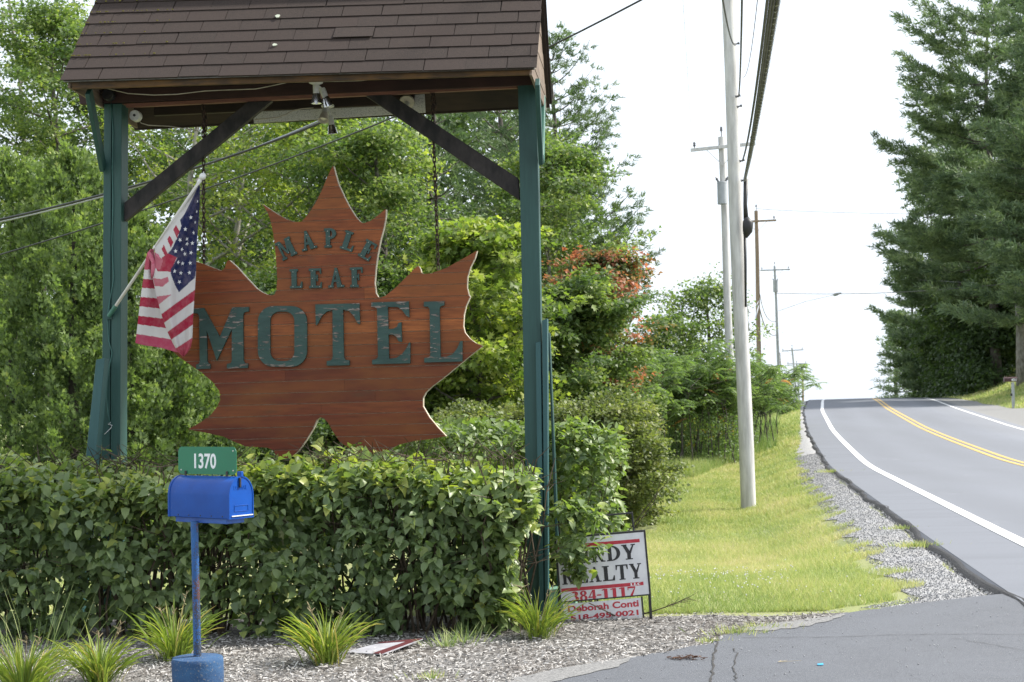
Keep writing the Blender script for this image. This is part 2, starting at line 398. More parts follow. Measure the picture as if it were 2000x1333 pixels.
# right shoulder of packed gravel
m, nt, b = nodemat('grey_gravel'); M_gravel = m; b.inputs['Roughness'].default_value = .95
f = noise(nt, 55, 4); g = noise(nt, 2, 4)
c = ramp(nt, f, [(.3, (.15, .15, .155)), (.5, (.30, .30, .31)), (.7, (.46, .46, .46))]); c = mix(nt, ramp(nt, g, [(.4, (0, 0, 0)), (.7, (.4, .4, .4))]), c, (.36, .34, .30))
nt.links.new(c, b.inputs['Base Color']); bump(nt, b, f, .8, .015)
yy = yr[yr > 30]; M_gv = simple('packed_tan_gravel', (.17, .165, .16), (.24, .24, .235), 30, .95, .5); X = Xr(yy)[:, None] + np.array([-.02, .5, 1.3])[None, :] + .25 * np.sin(yy * .8)[:, None] * np.array([0, 0, 1])[None, :]
X[:, 2] += np.interp(yy, [50, 62, 72, 84, 95], [1.5, 1.4, .6, .3, 0])
grid_sheet('gravel_verge', [0, 1, 2], yy, lambda A, B: np.maximum(gz(A, B), zr(B) - .05) + .03, M_gv, X=X)
# left gravel verge
def Xgr(D): return np.interp(D, [10.8, 11.4, 14, 17, 20, 30, 40, 60, 90, 120], [2.6, 3.22, 3.58, 4.02, 4.55, 6.1, 7.95, 12.0, 18.1, 25])
yg = np.arange(10.9, 120, .2)
edge = Xgr(yg) + .14 * np.sin(yg * 1.3) * np.sin(yg * .47 + 1) + .10 * np.sin(yg * 4.1)
X = edge[:, None] + (Xe(yg) + .04 - edge)[:, None] * np.linspace(0, 1, 6)[None, :]
grid_sheet('gravel_verge', np.arange(6), yg, lambda A, B: gz(A, B) + .009, M_gravel, X=X)

def inpoly(px, py, poly):
    c = np.zeros(len(px), bool); n = len(poly)
    for i in range(n):
        x0, y0 = poly[i]; x1, y1 = poly[(i + 1) % n]
        if y0 == y1: continue
        t = ((y0 > py) != (y1 > py)) & (px < (x1 - x0) * (py - y0) / (y1 - y0) + x0); c ^= t
    return c
def flat_sheet(name, pts, z, mat, th=None):
    bm = bmesh.new(); vs = [bm.verts.new((p[0], p[1], z)) for p in pts]; f = bm.faces.new(vs)
    if f.normal.z < 0: f.normal_flip()
    if th:
        r = bmesh.ops.extrude_face_region(bm, geom=[f]); 
        for v in r['geom']:
            if isinstance(v, bmesh.types.BMVert): v.co.z -= th
    bmesh.ops.triangulate(bm, faces=bm.faces); bmesh.ops.recalc_face_normals(bm, faces=bm.faces)
    me = bpy.data.meshes.new(name); bm.to_mesh(me); bm.free(); me.materials.append(mat); o = link(name, me); o['kind'] = 'structure'; return o
def wobble(pts, amp, step=.12, seed=3):
    r = random.Random(seed); o = []
    for i in range(len(pts) - 1):
        a, b2 = Vector(pts[i][:2]), Vector(pts[i + 1][:2]); n = max(1, int((b2 - a).length / step))
        for k in range(n):
            p = a.lerp(b2, k / n); o.append((p.x + r.uniform(-amp, amp), p.y + r.uniform(-amp, amp)))
    o.append(tuple(pts[-1][:2])); return o
# driveway
m, nt, b = nodemat('driveway_asphalt'); M_drive = m; b.inputs['Roughness'].default_value = .8
f = noise(nt, 190, 3); g = noise(nt, 1.3, 6, rough=.75); h = noise(nt, 420, 1); k = noise(nt, 16, 4)
c = ramp(nt, f, [(.34, (.038, .042, .050)), (.52, (.088, .094, .108)), (.66, (.165, .172, .19))])
c = mix(nt, ramp(nt, g, [(.35, (0, 0, 0)), (.68, (.65, .65, .65))]), c, (.112, .120, .138))
c = mix(nt, ramp(nt, h, [(.66, (0, 0, 0)), (.74, (.8, .8, .8))]), c, (.38, .38, .38))
c = mix(nt, ramp(nt, k, [(.6, (0, 0, 0)), (.75, (.35, .35, .35))]), c, (.06, .06, .066))
nt.links.new(c, b.inputs['Base Color']); bump(nt, b, f, .55, .006)
dedge = [G(x, y, .03) for x, y in ((820, 1440), (1000, 1330), (1100, 1306), (1230, 1286), (1320, 1268), (1390, 1256), (1430, 1234), (1500, 1222), (1580, 1212), (1660, 1196), (1780, 1180), (1880, 1168), (1975, 1158))]
dedge = wobble(dedge, .018, .07)
dpoly = dedge + [(8.5, 11.0), (8.5, -8), (-6, -8), (-6, 5.2), (-2.2, 6.2)]
flat_sheet('driveway', dpoly, .03, M_drive, .08)
# pale gritty patch and cracks
M_grit = simple('pale_grit', (.13, .13, .13), (.26, .255, .25), 70, .95, .6, bd=.01)
gp = wobble([G(x, y, .034) for x, y in ((900, 1378), (1010, 1324), (1110, 1302), (1232, 1284), (1210, 1302), (1120, 1322), (1010, 1352), (900, 1378))], .012, .06, 5)
flat_sheet('grit_patch', gp[:-1], .034, M_grit)
gp = wobble([G(x, y, .0345) for x, y in ((1436, 1232), (1500, 1218), (1580, 1209), (1650, 1199), (1640, 1206), (1580, 1222), (1500, 1232), (1436, 1232))], .02, .06, 6)
flat_sheet('grit_patch', gp[:-1], .034, M_grit)
M_crack = simple('crack_dark', (.02, .02, .022), (.07, .065, .06), 60, .95)  # dark tone of the thin crack strips
def crack(pts, w, name='pavement_crack', seed=1, mat=None, z=.0342):
    r = random.Random(seed); q = wobble([G(x, y, .03) for x, y in pts], .012, .05, seed)
    mb = MB(); q = [Vector((a[0], a[1], z)) for a in q]
    for i in range(len(q) - 1):
        d = (q[i + 1] - q[i]).normalized(); n = Vector((-d.y, d.x, 0)); w0 = w * (.4 + .9 * abs(math.sin(i * .7 + seed))); w1 = w * (.4 + .9 * abs(math.sin((i + 1) * .7 + seed)))
        mb.add([q[i] - n * w0, q[i] + n * w0, q[i + 1] + n * w1, q[i + 1] - n * w1], [(0, 1, 2, 3)])
    o = mb.build(name, mat or M_crack, None, kind='structure'); return o
crack([(1402, 1250), (1396, 1270), (1392, 1300), (1388, 1333), (1385, 1380)], .006, seed=2)
crack([(1436, 1268), (1440, 1285), (1434, 1305), (1440, 1350)], .0035, seed=8)
crack([(1450, 1246), (1600, 1246), (1750, 1241), (1900, 1239), (2000, 1241)], .003, seed=4)
crack([(1860, 1248), (1950, 1262), (2000, 1272)], .0025, seed=5)
# mulch bed
m, nt, b = nodemat('mulch_soil'); M_mulch = m; b.inputs['Roughness'].default_value = .95
f = noise(nt, 45, 5, (1, 1, 1)); g = noise(nt, 2, 4)
c = ramp(nt, f, [(.3, (.06, .055, .05)), (.5, (.18, .172, .165)), (.7, (.34, .33, .32))]); c = mix(nt, ramp(nt, g, [(.4, (0, 0, 0)), (.7, (.5, .5, .5))]), c, (.09, .065, .045))
nt.links.new(c, b.inputs['Base Color']); bump(nt, b, f, 1, .02)
back = [G(x, y, .016) for x, y in ((1660, 1194), (1560, 1200), (1480, 1204), (1400, 1200), (1300, 1203), (1180, 1206), (1100, 1200))]
mpoly = wobble(back, .03, .1, 4) + [(-8, 11.2), (-8, 5.5), (-2.5, 6.3)] + [(p[0] + .03, p[1] - .03) for p in dedge[2:len(dedge) - 26]]
flat_sheet('mulch_bed', mpoly, .012, M_mulch)
MULCH = mpoly
# ================================================================ SCATTER (numpy) HELPERS
def cloud(name, T, F, pos, ax, ay, az, tint, mat, parent=None, kind='stuff', smooth=False):
    """copies of template T (k,3) at pos with axis vectors ax ay az (each (N,3), scaled)"""
    T = np.asarray(T, float); F = np.asarray(F, int); N = len(pos); k = len(T)
    o3 = np.array(org(parent)) if parent is not None else np.zeros(3)
    v = pos[:, None, :] - o3 + T[None, :, 0:1] * ax[:, None, :] + T[None, :, 1:2] * ay[:, None, :] + T[None, :, 2:3] * az[:, None, :]
    f = (F[None] + (np.arange(N) * k)[:, None, None]).reshape(-1, F.shape[1])
    me = bpy.data.meshes.new(name); kk = F.shape[1]; v = v.reshape(-1, 3).astype(np.float32); f = f.astype(np.int32)
    me.vertices.add(len(v)); me.vertices.foreach_set('co', v.ravel())
    me.loops.add(f.size); me.loops.foreach_set('vertex_index', f.ravel())
    me.polygons.add(len(f)); me.polygons.foreach_set('loop_start', np.arange(0, f.size, kk, dtype=np.int32))
    try: me.polygons.foreach_set('loop_total', np.full(len(f), kk, dtype=np.int32))
    except Exception: pass
    me.update(calc_edges=True)
    a = me.attributes.new('tint', 'FLOAT', 'POINT'); a.data.foreach_set('value', np.repeat(tint, k).astype(np.float32))
    if smooth: me.shade_smooth()
    me.materials.append(mat); o = link(name, me, parent)
    if kind: o['kind'] = kind
    return o
def unit(a): return a / np.maximum(np.linalg.norm(a, axis=-1, keepdims=True), 1e-9)
def frames(d, n):
    d = unit(d); s = unit(np.cross(d, n)); n = np.cross(s, d); return s, d, n
RH = [(0, 0, 0), (.5, .45, .12), (0, 1, 0), (-.5, .45, .12)]
RHF = [(0, 1, 2, 3)]
# pointed broad leaf, folded on the midrib, tip drooping
HL = [(0, 0, 0), (0, .5, -.02), (0, 1, -.16)]
for sx in (1, -1): HL += [(.36 * sx, .03, .05), (.50 * sx, .26, .10), (.36 * sx, .62, .06), (.12 * sx, .88, -.06)]
HF3 = [(0, 3, 4), (0, 4, 1), (1, 4, 5), (1, 5, 6), (1, 6, 2), (0, 8, 7), (0, 1, 8), (1, 9, 8), (1, 10, 9), (1, 2, 10)]
# lobed maple-ish leaf: five points
ML = [(0, 0, 0), (.5, .30, .06), (.22, .42, 0), (.42, .78, .05), (.12, .66, 0), (0, 1, -.08), (-.12, .66, 0), (-.42, .78, .05), (-.22, .42, 0), (-.5, .30, .06)]
MF = [(0, 1, 2), (0, 2, 8), (0, 8, 9), (2, 3, 4), (8, 6, 7), (2, 4, 6), (2, 6, 8), (4, 5, 6)]

def leafmat(name, stops, rough=.5, trans=.35, tcol=None, spec=.4, useobj=False):
    m = bpy.data.materials.new(name); m.use_nodes = True; nt = m.node_tree; b = nt.nodes['Principled BSDF']; out = nt.nodes['Material Output']
    at = nt.nodes.new('ShaderNodeAttribute'); at.attribute_name = 'tint'
    f = at.outputs['Fac']
    if useobj: f = objrand(nt)
    c = ramp(nt, f, stops)
    nt.links.new(c, b.inputs['Base Color']); b.inputs['Roughness'].default_value = rough; b.inputs['Specular IOR Level'].default_value = spec
    t = nt.nodes.new('ShaderNodeBsdfTranslucent'); tc_ = mix(nt, 1.0, c, tcol or (1.7, 1.9, .75), 'MULTIPLY'); nt.links.new(tc_, t.inputs['Color'])
    ms = nt.nodes.new('ShaderNodeMixShader'); ms.inputs[0].default_value = trans
    nt.links.new(b.outputs[0], ms.inputs[1]); nt.links.new(t.outputs[0], ms.inputs[2]); nt.links.new(ms.outputs[0], out.inputs['Surface'])
    return m
LM_hedge = leafmat('hedge_leaf', [(0, (.085, .125, .060)), (.45, (.145, .200, .088)), (.8, (.215, .275, .105)), (1, (.36, .39, .10))], .40, .30, (1.6, 1.9, .6))
LM_hedge_o = leafmat('hedge_leaf_single', [(0, (.10, .145, .070)), (.5, (.150, .205, .090)), (.9, (.205, .265, .10)), (1, (.27, .32, .10))], .40, .30, (1.6, 1.9, .6), useobj=True)
LM_maple = leafmat('maple_leaf', [(0, (.050, .086, .034)), (.4, (.105, .160, .058)), (.75, (.185, .240, .085)), (1, (.30, .33, .11))], .5, .40)
LM_darkm = leafmat('dark_tree_leaf', [(0, (.034, .060, .026)), (.5, (.075, .118, .045)), (1, (.14, .19, .065))], .5, .35)
LM_yel = leafmat('yellow_green_leaf', [(0, (.078, .125, .038)), (.5, (.18, .24, .060)), (1, (.36, .385, .10))], .5, .42)
LM_red = leafmat('turning_leaf', [(0, (.07, .11, .035)), (.50, (.17, .20, .08)), (.70, (.36, .19, .09)), (1, (.44, .19, .12))], .5, .40, (1.5, 1.2, .8))
LM_thuja = leafmat('arborvitae_spray', [(0, (.045, .078, .032)), (.4, (.135, .195, .070)), (.8, (.235, .30, .10)), (1, (.38, .39, .13))], .6, .32)
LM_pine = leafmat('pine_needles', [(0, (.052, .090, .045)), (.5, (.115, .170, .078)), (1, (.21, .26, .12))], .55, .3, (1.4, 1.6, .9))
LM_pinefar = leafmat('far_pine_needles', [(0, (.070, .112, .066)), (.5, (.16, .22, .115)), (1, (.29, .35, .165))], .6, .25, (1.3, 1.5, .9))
LM_sumac = leafmat('sumac_leaflet', [(0, (.065, .115, .048)), (.5, (.125, .185, .078)), (.93, (.19, .25, .10)), (1, (.40, .18, .08))], .5, .40)
LM_grey = leafmat('grey_green_leaf', [(0, (.085, .115, .050)), (.5, (.155, .19, .075)), (1, (.30, .31, .12))], .5, .3)
LM_grass = leafmat('lawn_blade', [(0, (.20, .29, .090)), (.45, (.38, .445, .16)), (.75, (.52, .52, .22)), (1, (.62, .55, .34))], .6, .35, (1.1, 1.15, .8))
LM_weed = leafmat('tall_weed_blade', [(0, (.12, .20, .06)), (.5, (.25, .34, .11)), (1, (.44, .46, .22))], .6, .3, (1.2, 1.3, .8))
LM_lily = leafmat('daylily_blade', [(0, (.14, .21, .045)), (.5, (.23, .31, .060)), (.85, (.34, .39, .09)), (1, (.50, .42, .14))], .42, .35, (1.4, 1.5, .6), useobj=True)
LM_chip = leafmat('wood_chip', [(0, (.10, .085, .075)), (.25, (.23, .215, .20)), (.7, (.38, .365, .35)), (1, (.58, .56, .53))], .85, .0)
LM_stone = leafmat('gravel_stone', [(0, (.20, .20, .21)), (.5, (.32, .32, .33)), (1, (.46, .46, .46))], .85, .0)
LM_flower = leafmat('white_clover', [(0, (.6, .6, .58)), (1, (.8, .8, .78))], .7, .2, (1, 1, 1))
LM_gold = leafmat('goldenrod', [(0, (.35, .30, .02)), (1, (.60, .45, .03))], .7, .3, (1, 1, .6))
M_bark = simple('grey_bark', (.045, .038, .032), (.15, .135, .12), 14, .9, .6, (1, 1, .25), bd=.03)
M_palebark = simple('pale_bark', (.16, .145, .125), (.36, .34, .31), 9, .85, .4, (1, 1, .4), bd=.02)
M_darkbark = simple('dark_bark', (.018, .015, .012), (.055, .045, .038), 14, .9, .6, (1, 1, .25), bd=.03)
M_twig = simple('brown_twig', (.040, .028, .018), (.10, .075, .05), 20, .9)
M_birch = simple('white_birch_bark', (.22, .20, .18), (.62, .60, .57), 4, .8, .2, (1, 1, 3))

def gauss(n, s): return rng.normal(0, 1, (n, 3)) * np.asarray(s)

# ---------------------------------------------------------------- text and outline helpers
def curve_mesh(build):
    cu = bpy.data.curves.new('tmp', 'CURVE'); cu.dimensions = '2D'; cu.fill_mode = 'BOTH'
    build(cu); ob = bpy.data.objects.new('tmp', cu); col.objects.link(ob)
    me = bpy.data.meshes.new_from_object(ob); r = ([v.co.copy() for v in me.vertices], [tuple(p.vertices) for p in me.polygons])
    bpy.data.objects.remove(ob); bpy.data.curves.remove(cu); bpy.data.meshes.remove(me); return r
def outline2d(loops, e):
    def bld(cu):
        cu.extrude = e
        for lp in loops:
            sp = cu.splines.new('POLY'); sp.points.add(len(lp) - 1)
            for i, (x, y) in enumerate(lp): sp.points[i].co = (x, y, 0, 1)
            sp.use_cyclic_u = True
    return curve_mesh(bld)
def text2d(s, size=1, offset=0.0, e=.001, sx=1.0):
    cu = bpy.data.curves.new('tmp', 'FONT'); cu.body = s; cu.size = size; cu.offset = offset; cu.extrude = e; cu.fill_mode = 'BOTH'; cu.resolution_u = 4
    ob = bpy.data.objects.new('tmp', cu); col.objects.link(ob)
    me = bpy.data.meshes.new_from_object(ob); r = ([Vector((v.co.x * sx, v.co.y, v.co.z)) for v in me.vertices], [tuple(p.vertices) for p in me.polygons])
    bpy.data.objects.remove(ob); bpy.data.curves.remove(cu); bpy.data.meshes.remove(me); return r
def fit(vf, w=None, h=None):      # normalise to lower-left 0,0 and given width/height
    v, f = vf; x0 = min(a.x for a in v); x1 = max(a.x for a in v); y0 = min(a.y for a in v); y1 = max(a.y for a in v)
    sx = w / (x1 - x0) if w else None; sy = h / (y1 - y0) if h else None
    sx = sx or sy; sy = sy or sx
    return [Vector(((a.x - x0) * sx, (a.y - y0) * sy, a.z)) for a in v], f
def place(mb, vf, o, ex, ey, ez):
    v, f = vf; return mb.add([Vector(o) + ex * a.x + ey * a.y + ez * a.z for a in v], f)

# serif glyphs on a box 100 high; each = (width, [pieces]); piece = [outer, hole...]
def rc(x0, y0, x1, y1): return [(x0, y0), (x1, y0), (x1, y1), (x0, y1)]
def arc(cx, cy, rx, ry, a0, a1, n=12): return [(cx + rx * math.cos(math.radians(a0 + (a1 - a0) * i / n)), cy + ry * math.sin(math.radians(a0 + (a1 - a0) * i / n))) for i in range(n + 1)]
def bowl(cx, cy, rx, ry, tx, ty, a0=-90, a1=90): return arc(cx, cy, rx, ry, a0, a1) + arc(cx, cy, rx - tx, ry - ty, a1, a0)
def glyph(ch, t=22, th=9, s=9):
    """t thick stroke, th thin stroke, s serif height"""
    sf = lambda x0, x1, y: [rc(x0, y, x1, y + s)]
    st = lambda x: [rc(x, 0, x + t, 100)]
    e = 9
    if ch == 'P': return 78, [[a] for a in st(10) + sf(0, 10 + t + e, 0) + [rc(0, 100 - s, 10 + t, 100)] + [bowl(10 + t, 72, 44, 28, t * .9, th)]]
    if ch == 'R': return 92, [[a] for a in st(10) + sf(0, 10 + t + e, 0) + [rc(0, 100 - s, 10 + t, 100)] + [bowl(10 + t, 73, 42, 27, t * .9, th)] + [[(38, 50), (60, 52), (82, s), (94, s), (94, 0), (66, 0)]]]
    if ch == 'D': return 92, [[a] for a in st(10) + [rc(0, 0, 10 + t, s), rc(0, 100 - s, 10 + t, 100)] + [bowl(10 + t, 50, 57, 50, t, th)]]
    if ch == 'U': return 92, [[a] for a in [rc(10, 30, 10 + t, 100), rc(0, 100 - s, 10 + t + e, 100), rc(74, 30, 74 + th, 100), rc(62, 100 - s, 95, 100)] + [arc(46.5 + th / 2 - 4.5, 31, 36.5, 31, 180, 360) + arc(50, 31, 24, 31 - th, 360, 180)]]
    if ch == 'Y': return 92, [[a] for a in [rc(36, 0, 36 + t, 46), rc(24, 0, 48 + t, s), [(5, 100), (30, 100), (36 + t, 44), (36, 40)], [(78, 100), (86, 100), (38 + t, 40), (46, 44)], rc(0, 100 - s, 36, 100), rc(64, 100 - s, 94, 100)]]
    if ch == 'E': return 80, [[a] for a in st(10) + [rc(0, 0, 74, th), rc(0, 100 - th, 72, 100), rc(10 + t, 47, 50, 47 + th), [(64, 0), (78, 30), (74, 30), (56, 8)] and [(62, 0), (78, 0), (78, 30), (72, 30)], [(62, 100), (75, 100), (75, 72), (69, 72)], rc(47, 34, 54, 68)]]
    if ch == 'F': return 76, [[a] for a in st(10) + [rc(0, 0, 10 + t + e, s), rc(0, 100 - th, 72, 100), rc(10 + t, 47, 50, 47 + th), [(62, 100), (75, 100), (75, 70), (69, 70)], rc(47, 34, 54, 68)]]
    if ch == 'L': return 76, [[a] for a in st(10) + [rc(0, 0, 72, th), rc(0, 100 - s, 10 + t + e, 100), [(58, 0), (76, 0), (76, 34), (70, 34)]]]
    if ch == 'T': return 84, [[a] for a in [rc(42 - t / 2, 0, 42 + t / 2, 100), rc(42 - t / 2 - e, 0, 42 + t / 2 + e, s), rc(2, 100 - th, 82, 100), [(0, 100), (14, 100), (7, 68), (0, 68)], [(84, 100), (70, 100), (77, 68), (84, 68)]]]
    if ch == 'A': return 96, [[a] for a in [[(44, 100), (54, 100), (16 + th, 0), (14, 0)], [(40, 100), (56, 100), (86, 0), (86 - t, 0)], rc(26, 28, 68, 28 + th), rc(2, 0, 34, s), rc(54, 0, 98, s)]]
    if ch == 'M': return 104, [[a] for a in [rc(10, 0, 10 + th * 1.1, 100), rc(80 - t / 2, 0, 80 + t / 2, 100), rc(0, 0, 32, s), rc(60, 0, 102, s), [(8, 100), (32, 100), (56, 22), (46, 22)], [(82, 100), (68, 100), (46, 22), (56, 22)], rc(0, 100 - s, 20, 100), rc(78, 100 - s, 102, 100)]]
    if ch == 'C': return 86, [[bowl(46, 50, 44, 50, t, th, 50, 310)], [rc(70, 66, 76, 98)]]
    if ch == '1': return 52, [[a] for a in [rc(18, 0, 18 + t, 100), rc(4, 0, 34 + t, s), [(2, 84), (18, 88), (18, 100), (2, 92)]]]
    if ch == '7': return 62, [[a] for a in [rc(2, 84, 60, 100), [(60, 100), (60, 86), (34, 0), (12, 0)], rc(2, 68, 8, 100)]]
    if ch == '3': return 64, [[bowl(28, 74, 28, 26, t, th, -90, 150)], [bowl(28, 27, 32, 27, t, th, -150, 90)]]
    if ch == '8': return 66, [[arc(33, 75, 27, 25, 0, 360, 20)[:-1], arc(33, 75, 27 - t * .75, 25 - th, 0, 360, 20)[:-1]], [arc(33, 27, 31, 28, 0, 360, 20)[:-1], arc(33, 27, 31 - t * .8, 28 - th, 0, 360, 20)[:-1]]]
    if ch == '4': return 66, [[a] for a in [rc(38, 0, 38 + t * .9, 100), rc(2, 24, 66, 24 + th * 1.3), [(38, 100), (46, 100), (12, 26), (2, 26)], rc(30, 0, 66, s)]]
    if ch == '-': return 40, [[rc(4, 30, 36, 44)]]
    return 40, []
def glyph_mesh(ch, e, t=22, th=9, s=9):
    w, ps = glyph(ch, t, th, s); V_, F_ = [], []
    for k, p in enumerate(ps):
        v, f = outline2d(p, e); n = len(V_); V_ += [Vector((a.x, a.y, a.z * (1 + .03 * k))) for a in v]; F_ += [tuple(i + n for i in q) for q in f]
    return w, (V_, F_)
# ================================================================ SIGN SHELTER (posts + shingled roof)
base = O.copy()
sh = thing('sign_shelter', 'tall timber frame on green posts with a brown shingled roof over the leaf sign', 'sign frame', base)
def slab(name, q, v, th, mat, parent=sh, bevel=.003, label=None):
    return MB().quadslab([S(x, y, v) for x, y in q], V * th).build(name, mat, parent, bevel=bevel, label=label)
# posts: left is two timbers side by side, right is one wide timber
slab('post', [(203, 203), (217.6, 203), (212.5, 1212), (196, 1212)], -.07, .14, M_post)
slab('post', [(219.2, 203), (237.5, 203), (233.5, 1212), (214.4, 1212)], -.074, .148, M_post)
slab('post', [(1011.5, 165), (1048, 165), (1067, 1212), (1032, 1212)], -.07, .14, M_post)
slab('facing_board', [(1046, 670), (1056, 668), (1062.5, 1206), (1053, 1206)], -.112, .036, M_postb)
slab('facing_board', [(1058.6, 627), (1069, 622), (1071, 1206), (1064.5, 1206)], -.115, .12, M_postb)
slab('rear_prop', [(1070, 650), (1073.5, 650), (1097, 1206), (1090, 1206)], .03, .10, M_post)
slab('leaning_prop', [(187.5, 703), (204.5, 700), (158, 1208), (134, 1208)], -.26, .10, M_postb)
slab('footing', [(1072, 1152), (1124, 1146), (1125, 1214), (1072, 1220)], -.13, .26, M_concgreen, label='pale green painted footing block')
# beams
slab('beam', [(152, 176), (1046, 148), (1046, 166.5), (156, 204)], -.072, .05, M_beam)
for k in range(3):
    slab('beam_strip', [(246 if k else 240, 203.2 + k * 2.3 - .2), (1010, 165.4 + k * 2.3), (1010, 167.3 + k * 2.3), (246, 205.4 + k * 2.3 - .2)], -.064 + .010 * k, .044, M_beamlip, bevel=.001)
slab('beam', [(300, 190), (1010, 160), (1010, 168), (300, 200)], -.01, .085, M_beam)
slab('fascia', [(139, 160.5), (1037, 134), (1034, 146.5), (141, 174.5)], -.70, .022, M_fascia)
slab('drip_edge', [(123, 157.4), (1044, 131.6), (1044, 134.2), (123.5, 160.2)], -.728, .03, M_dripedge, bevel=0)
# diagonal braces
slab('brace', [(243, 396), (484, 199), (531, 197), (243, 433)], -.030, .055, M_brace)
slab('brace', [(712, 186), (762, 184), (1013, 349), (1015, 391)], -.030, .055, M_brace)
# roof
ES, EV = .735, 50
E0 = S(122, 157, -ES); E1 = S(1045, 132, -ES)
ev = (E1 - E0); eL = ev.length; ev.normalize()
sl = (V * math.cos(R_(EV)) + Z * math.sin(R_(EV))); sl = (sl - ev * sl.dot(ev)).normalized(); nn = ev.cross(sl).normalized()
SLOPE = ES / math.cos(R_(EV))
RD0, RD1 = E0 + sl * SLOPE, E1 + sl * SLOPE
off = nn * -.022
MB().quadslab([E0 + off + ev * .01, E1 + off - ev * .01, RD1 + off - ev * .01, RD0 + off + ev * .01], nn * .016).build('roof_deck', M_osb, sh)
B0 = S(256, 250, ES); B1 = S(1076, 206, ES)
B0 = Vector(RD0 - E0) * 0 + (E0 + V * 2 * ES); B0.z = S(256, 249, ES).z; B1 = E1 + V * 2 * ES; B1.z = S(1077, 204, ES).z
n2 = (B1 - B0).normalized().cross((RD0 - B0).normalized()).normalized()
if n2.z < 0: n2 = -n2
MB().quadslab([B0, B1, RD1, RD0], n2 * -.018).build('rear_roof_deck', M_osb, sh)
MB().quadslab([B0 + n2 * .004 - ev * .02, B1 + n2 * .004 + ev * .02, RD1 + n2 * .004 + ev * .02, RD0 + n2 * .004 - ev * .02], n2 * .012).build('rear_shingle_sheet', M_shingle, sh)
MB().bar(B0 + Z * .0 + V * .012, B1 + V * .012, .02, .05).build('rear_fascia', M_osb, sh)
# shingles, one tab each
TABW, EXP = .305, .1415
bm = bmesh.new()
def tabmesh(w):
    mb = MB(); d = .166; mb.v = []
    t0, t1 = .0055, .0025
    vs = [(0, 0, 0), (w, 0, 0), (w, d, 0), (0, d, 0), (0, 0, t0), (w, 0, t0), (w, d, t1), (0, d, t1)]
    me = bpy.data.meshes.new('shingle'); me.from_pydata(vs, [], [(3, 2, 1, 0), (4, 5, 6, 7), (0, 1, 5, 4), (1, 2, 6, 5), (2, 3, 7, 6), (3, 0, 4, 7)]); me.materials.append(M_shingle); return me
TM = tabmesh(TABW - .0045)
bm.free()
nrow = int(SLOPE / EXP) + 1
offs = [.08, .55, .03, .47, .93, .38, .86, .30, .78, .2, .65]
r = random.Random(4)
so = org(sh)
for k in range(nrow):
    x = -TABW * offs[k % 11]
    while x < eL - .01:
        a = max(x, -.012); b_ = min(x + TABW - .0045, eL + .012); w = b_ - a
        if w > .004:
            M = Matrix((ev, sl, nn)).transposed()
            tilt = Matrix.Rotation(-.034 + r.gauss(0, .004), 3, 'X') @ Matrix.Rotation(r.gauss(0, .0035), 3, 'Z')
            o = bpy.data.objects.new('shingle', TM if w > TABW - .006 else (lambda c: (c.transform(Matrix.Diagonal((w / (TABW - .0045), 1, 1, 1))), c)[1])(TM.copy())); col.objects.link(o); o.parent = sh
            lift = .0060
            if k == 3 and abs(a - 1.98) < .16: tilt = Matrix.Rotation(-.05, 3, 'X') @ tilt; lift = .016
            pos = E0 + ev * (a + r.gauss(0, .0015)) + sl * (k * EXP - .012 + r.gauss(0, .0016)) + nn * (lift)
            o.matrix_local = Matrix.Translation(pos - so) @ (M @ tilt.transposed().transposed()).to_4x4()
        x += TABW
MB().bar(RD0 + Z * .02, RD1 + Z * .02, .22, .02).build('ridge_cap', M_shingle, sh)
def onroof(px, py):
    d = ray(px, py); c = Vector((0, 0, EYE)); t = (E0 - c).dot(nn) / d.dot(nn); return c + d * t
def blot(name, px, py, w, h, mat, seed):
    rr = random.Random(seed); p = onroof(px, py) + nn * .0215; q = []
    for i in range(14):
        a = i * math.pi / 7; k = rr.uniform(.75, 1.1); q.append(p + ev * math.cos(a) * w * k + sl * math.sin(a) * h * k)
    MB().quadslab(q, nn * -.006).build(name, mat, sh)
blot('lichen_patch', 543, 36, .020, .021, M_lichen, 1); blot('lichen_patch', 537.5, 92, .018, .016, M_lichen, 2)
mo = MB(); rr = random.Random(9)
for i in range(90):
    k = rr.choice(range(2, 8)); t = rr.random() ** 2.4 * .75
    p = E0 + ev * t + sl * (k * EXP - .004) + nn * .019; s_ = rr.uniform(.003, .008)
    mo.box(p, s_ * 2, s_, s_)
mo.build('moss_tufts', M_moss, sh, kind='stuff')
# gable boards on both ends
for side, uu, th in (('r', E1, ev), ('l', E0, -ev)):
    ze = E1.z - .05 if side == 'r' else E0.z - .05; zr_ = RD1.z - .04; k = 0
    zb = ze
    inset = .045
    while zb < zr_ - .03:
        zt = min(zb + .098, zr_)
        def hw(z): return (ES - .03) * max(0, min(1, 1 - (z - ze - .05) / (zr_ - ze)))
        c0 = Vector((uu.x, uu.y, 0)) - th * inset + V * ES
        rear_lift = (B1.z - E1.z) if side == 'r' else (B0.z - E0.z)
        q = [c0 - V * hw(zb) + Z * zb, c0 + V * hw(zb) + Z * (zb + rear_lift * .5), c0 + V * hw(zt) + Z * (zt + rear_lift * .5), c0 - V * hw(zt) + Z * zt]
        MB().quadslab(q, th * (.020 + .003 * (k % 2))).build('gable_board', M_gable, sh, bevel=.002)
        zb = zt + .004; k += 1
slab('white_soffit_sheet', [(494, 214), (829, 184), (831, 220), (496, 241)], .60, .008, M_whitesheet, bevel=0, label='speckled white sheet under the back of the roof')
slab('rafter_tie', [(300, 196), (811, 168), (808, 203), (300, 226)], .52, .04, M_osb)
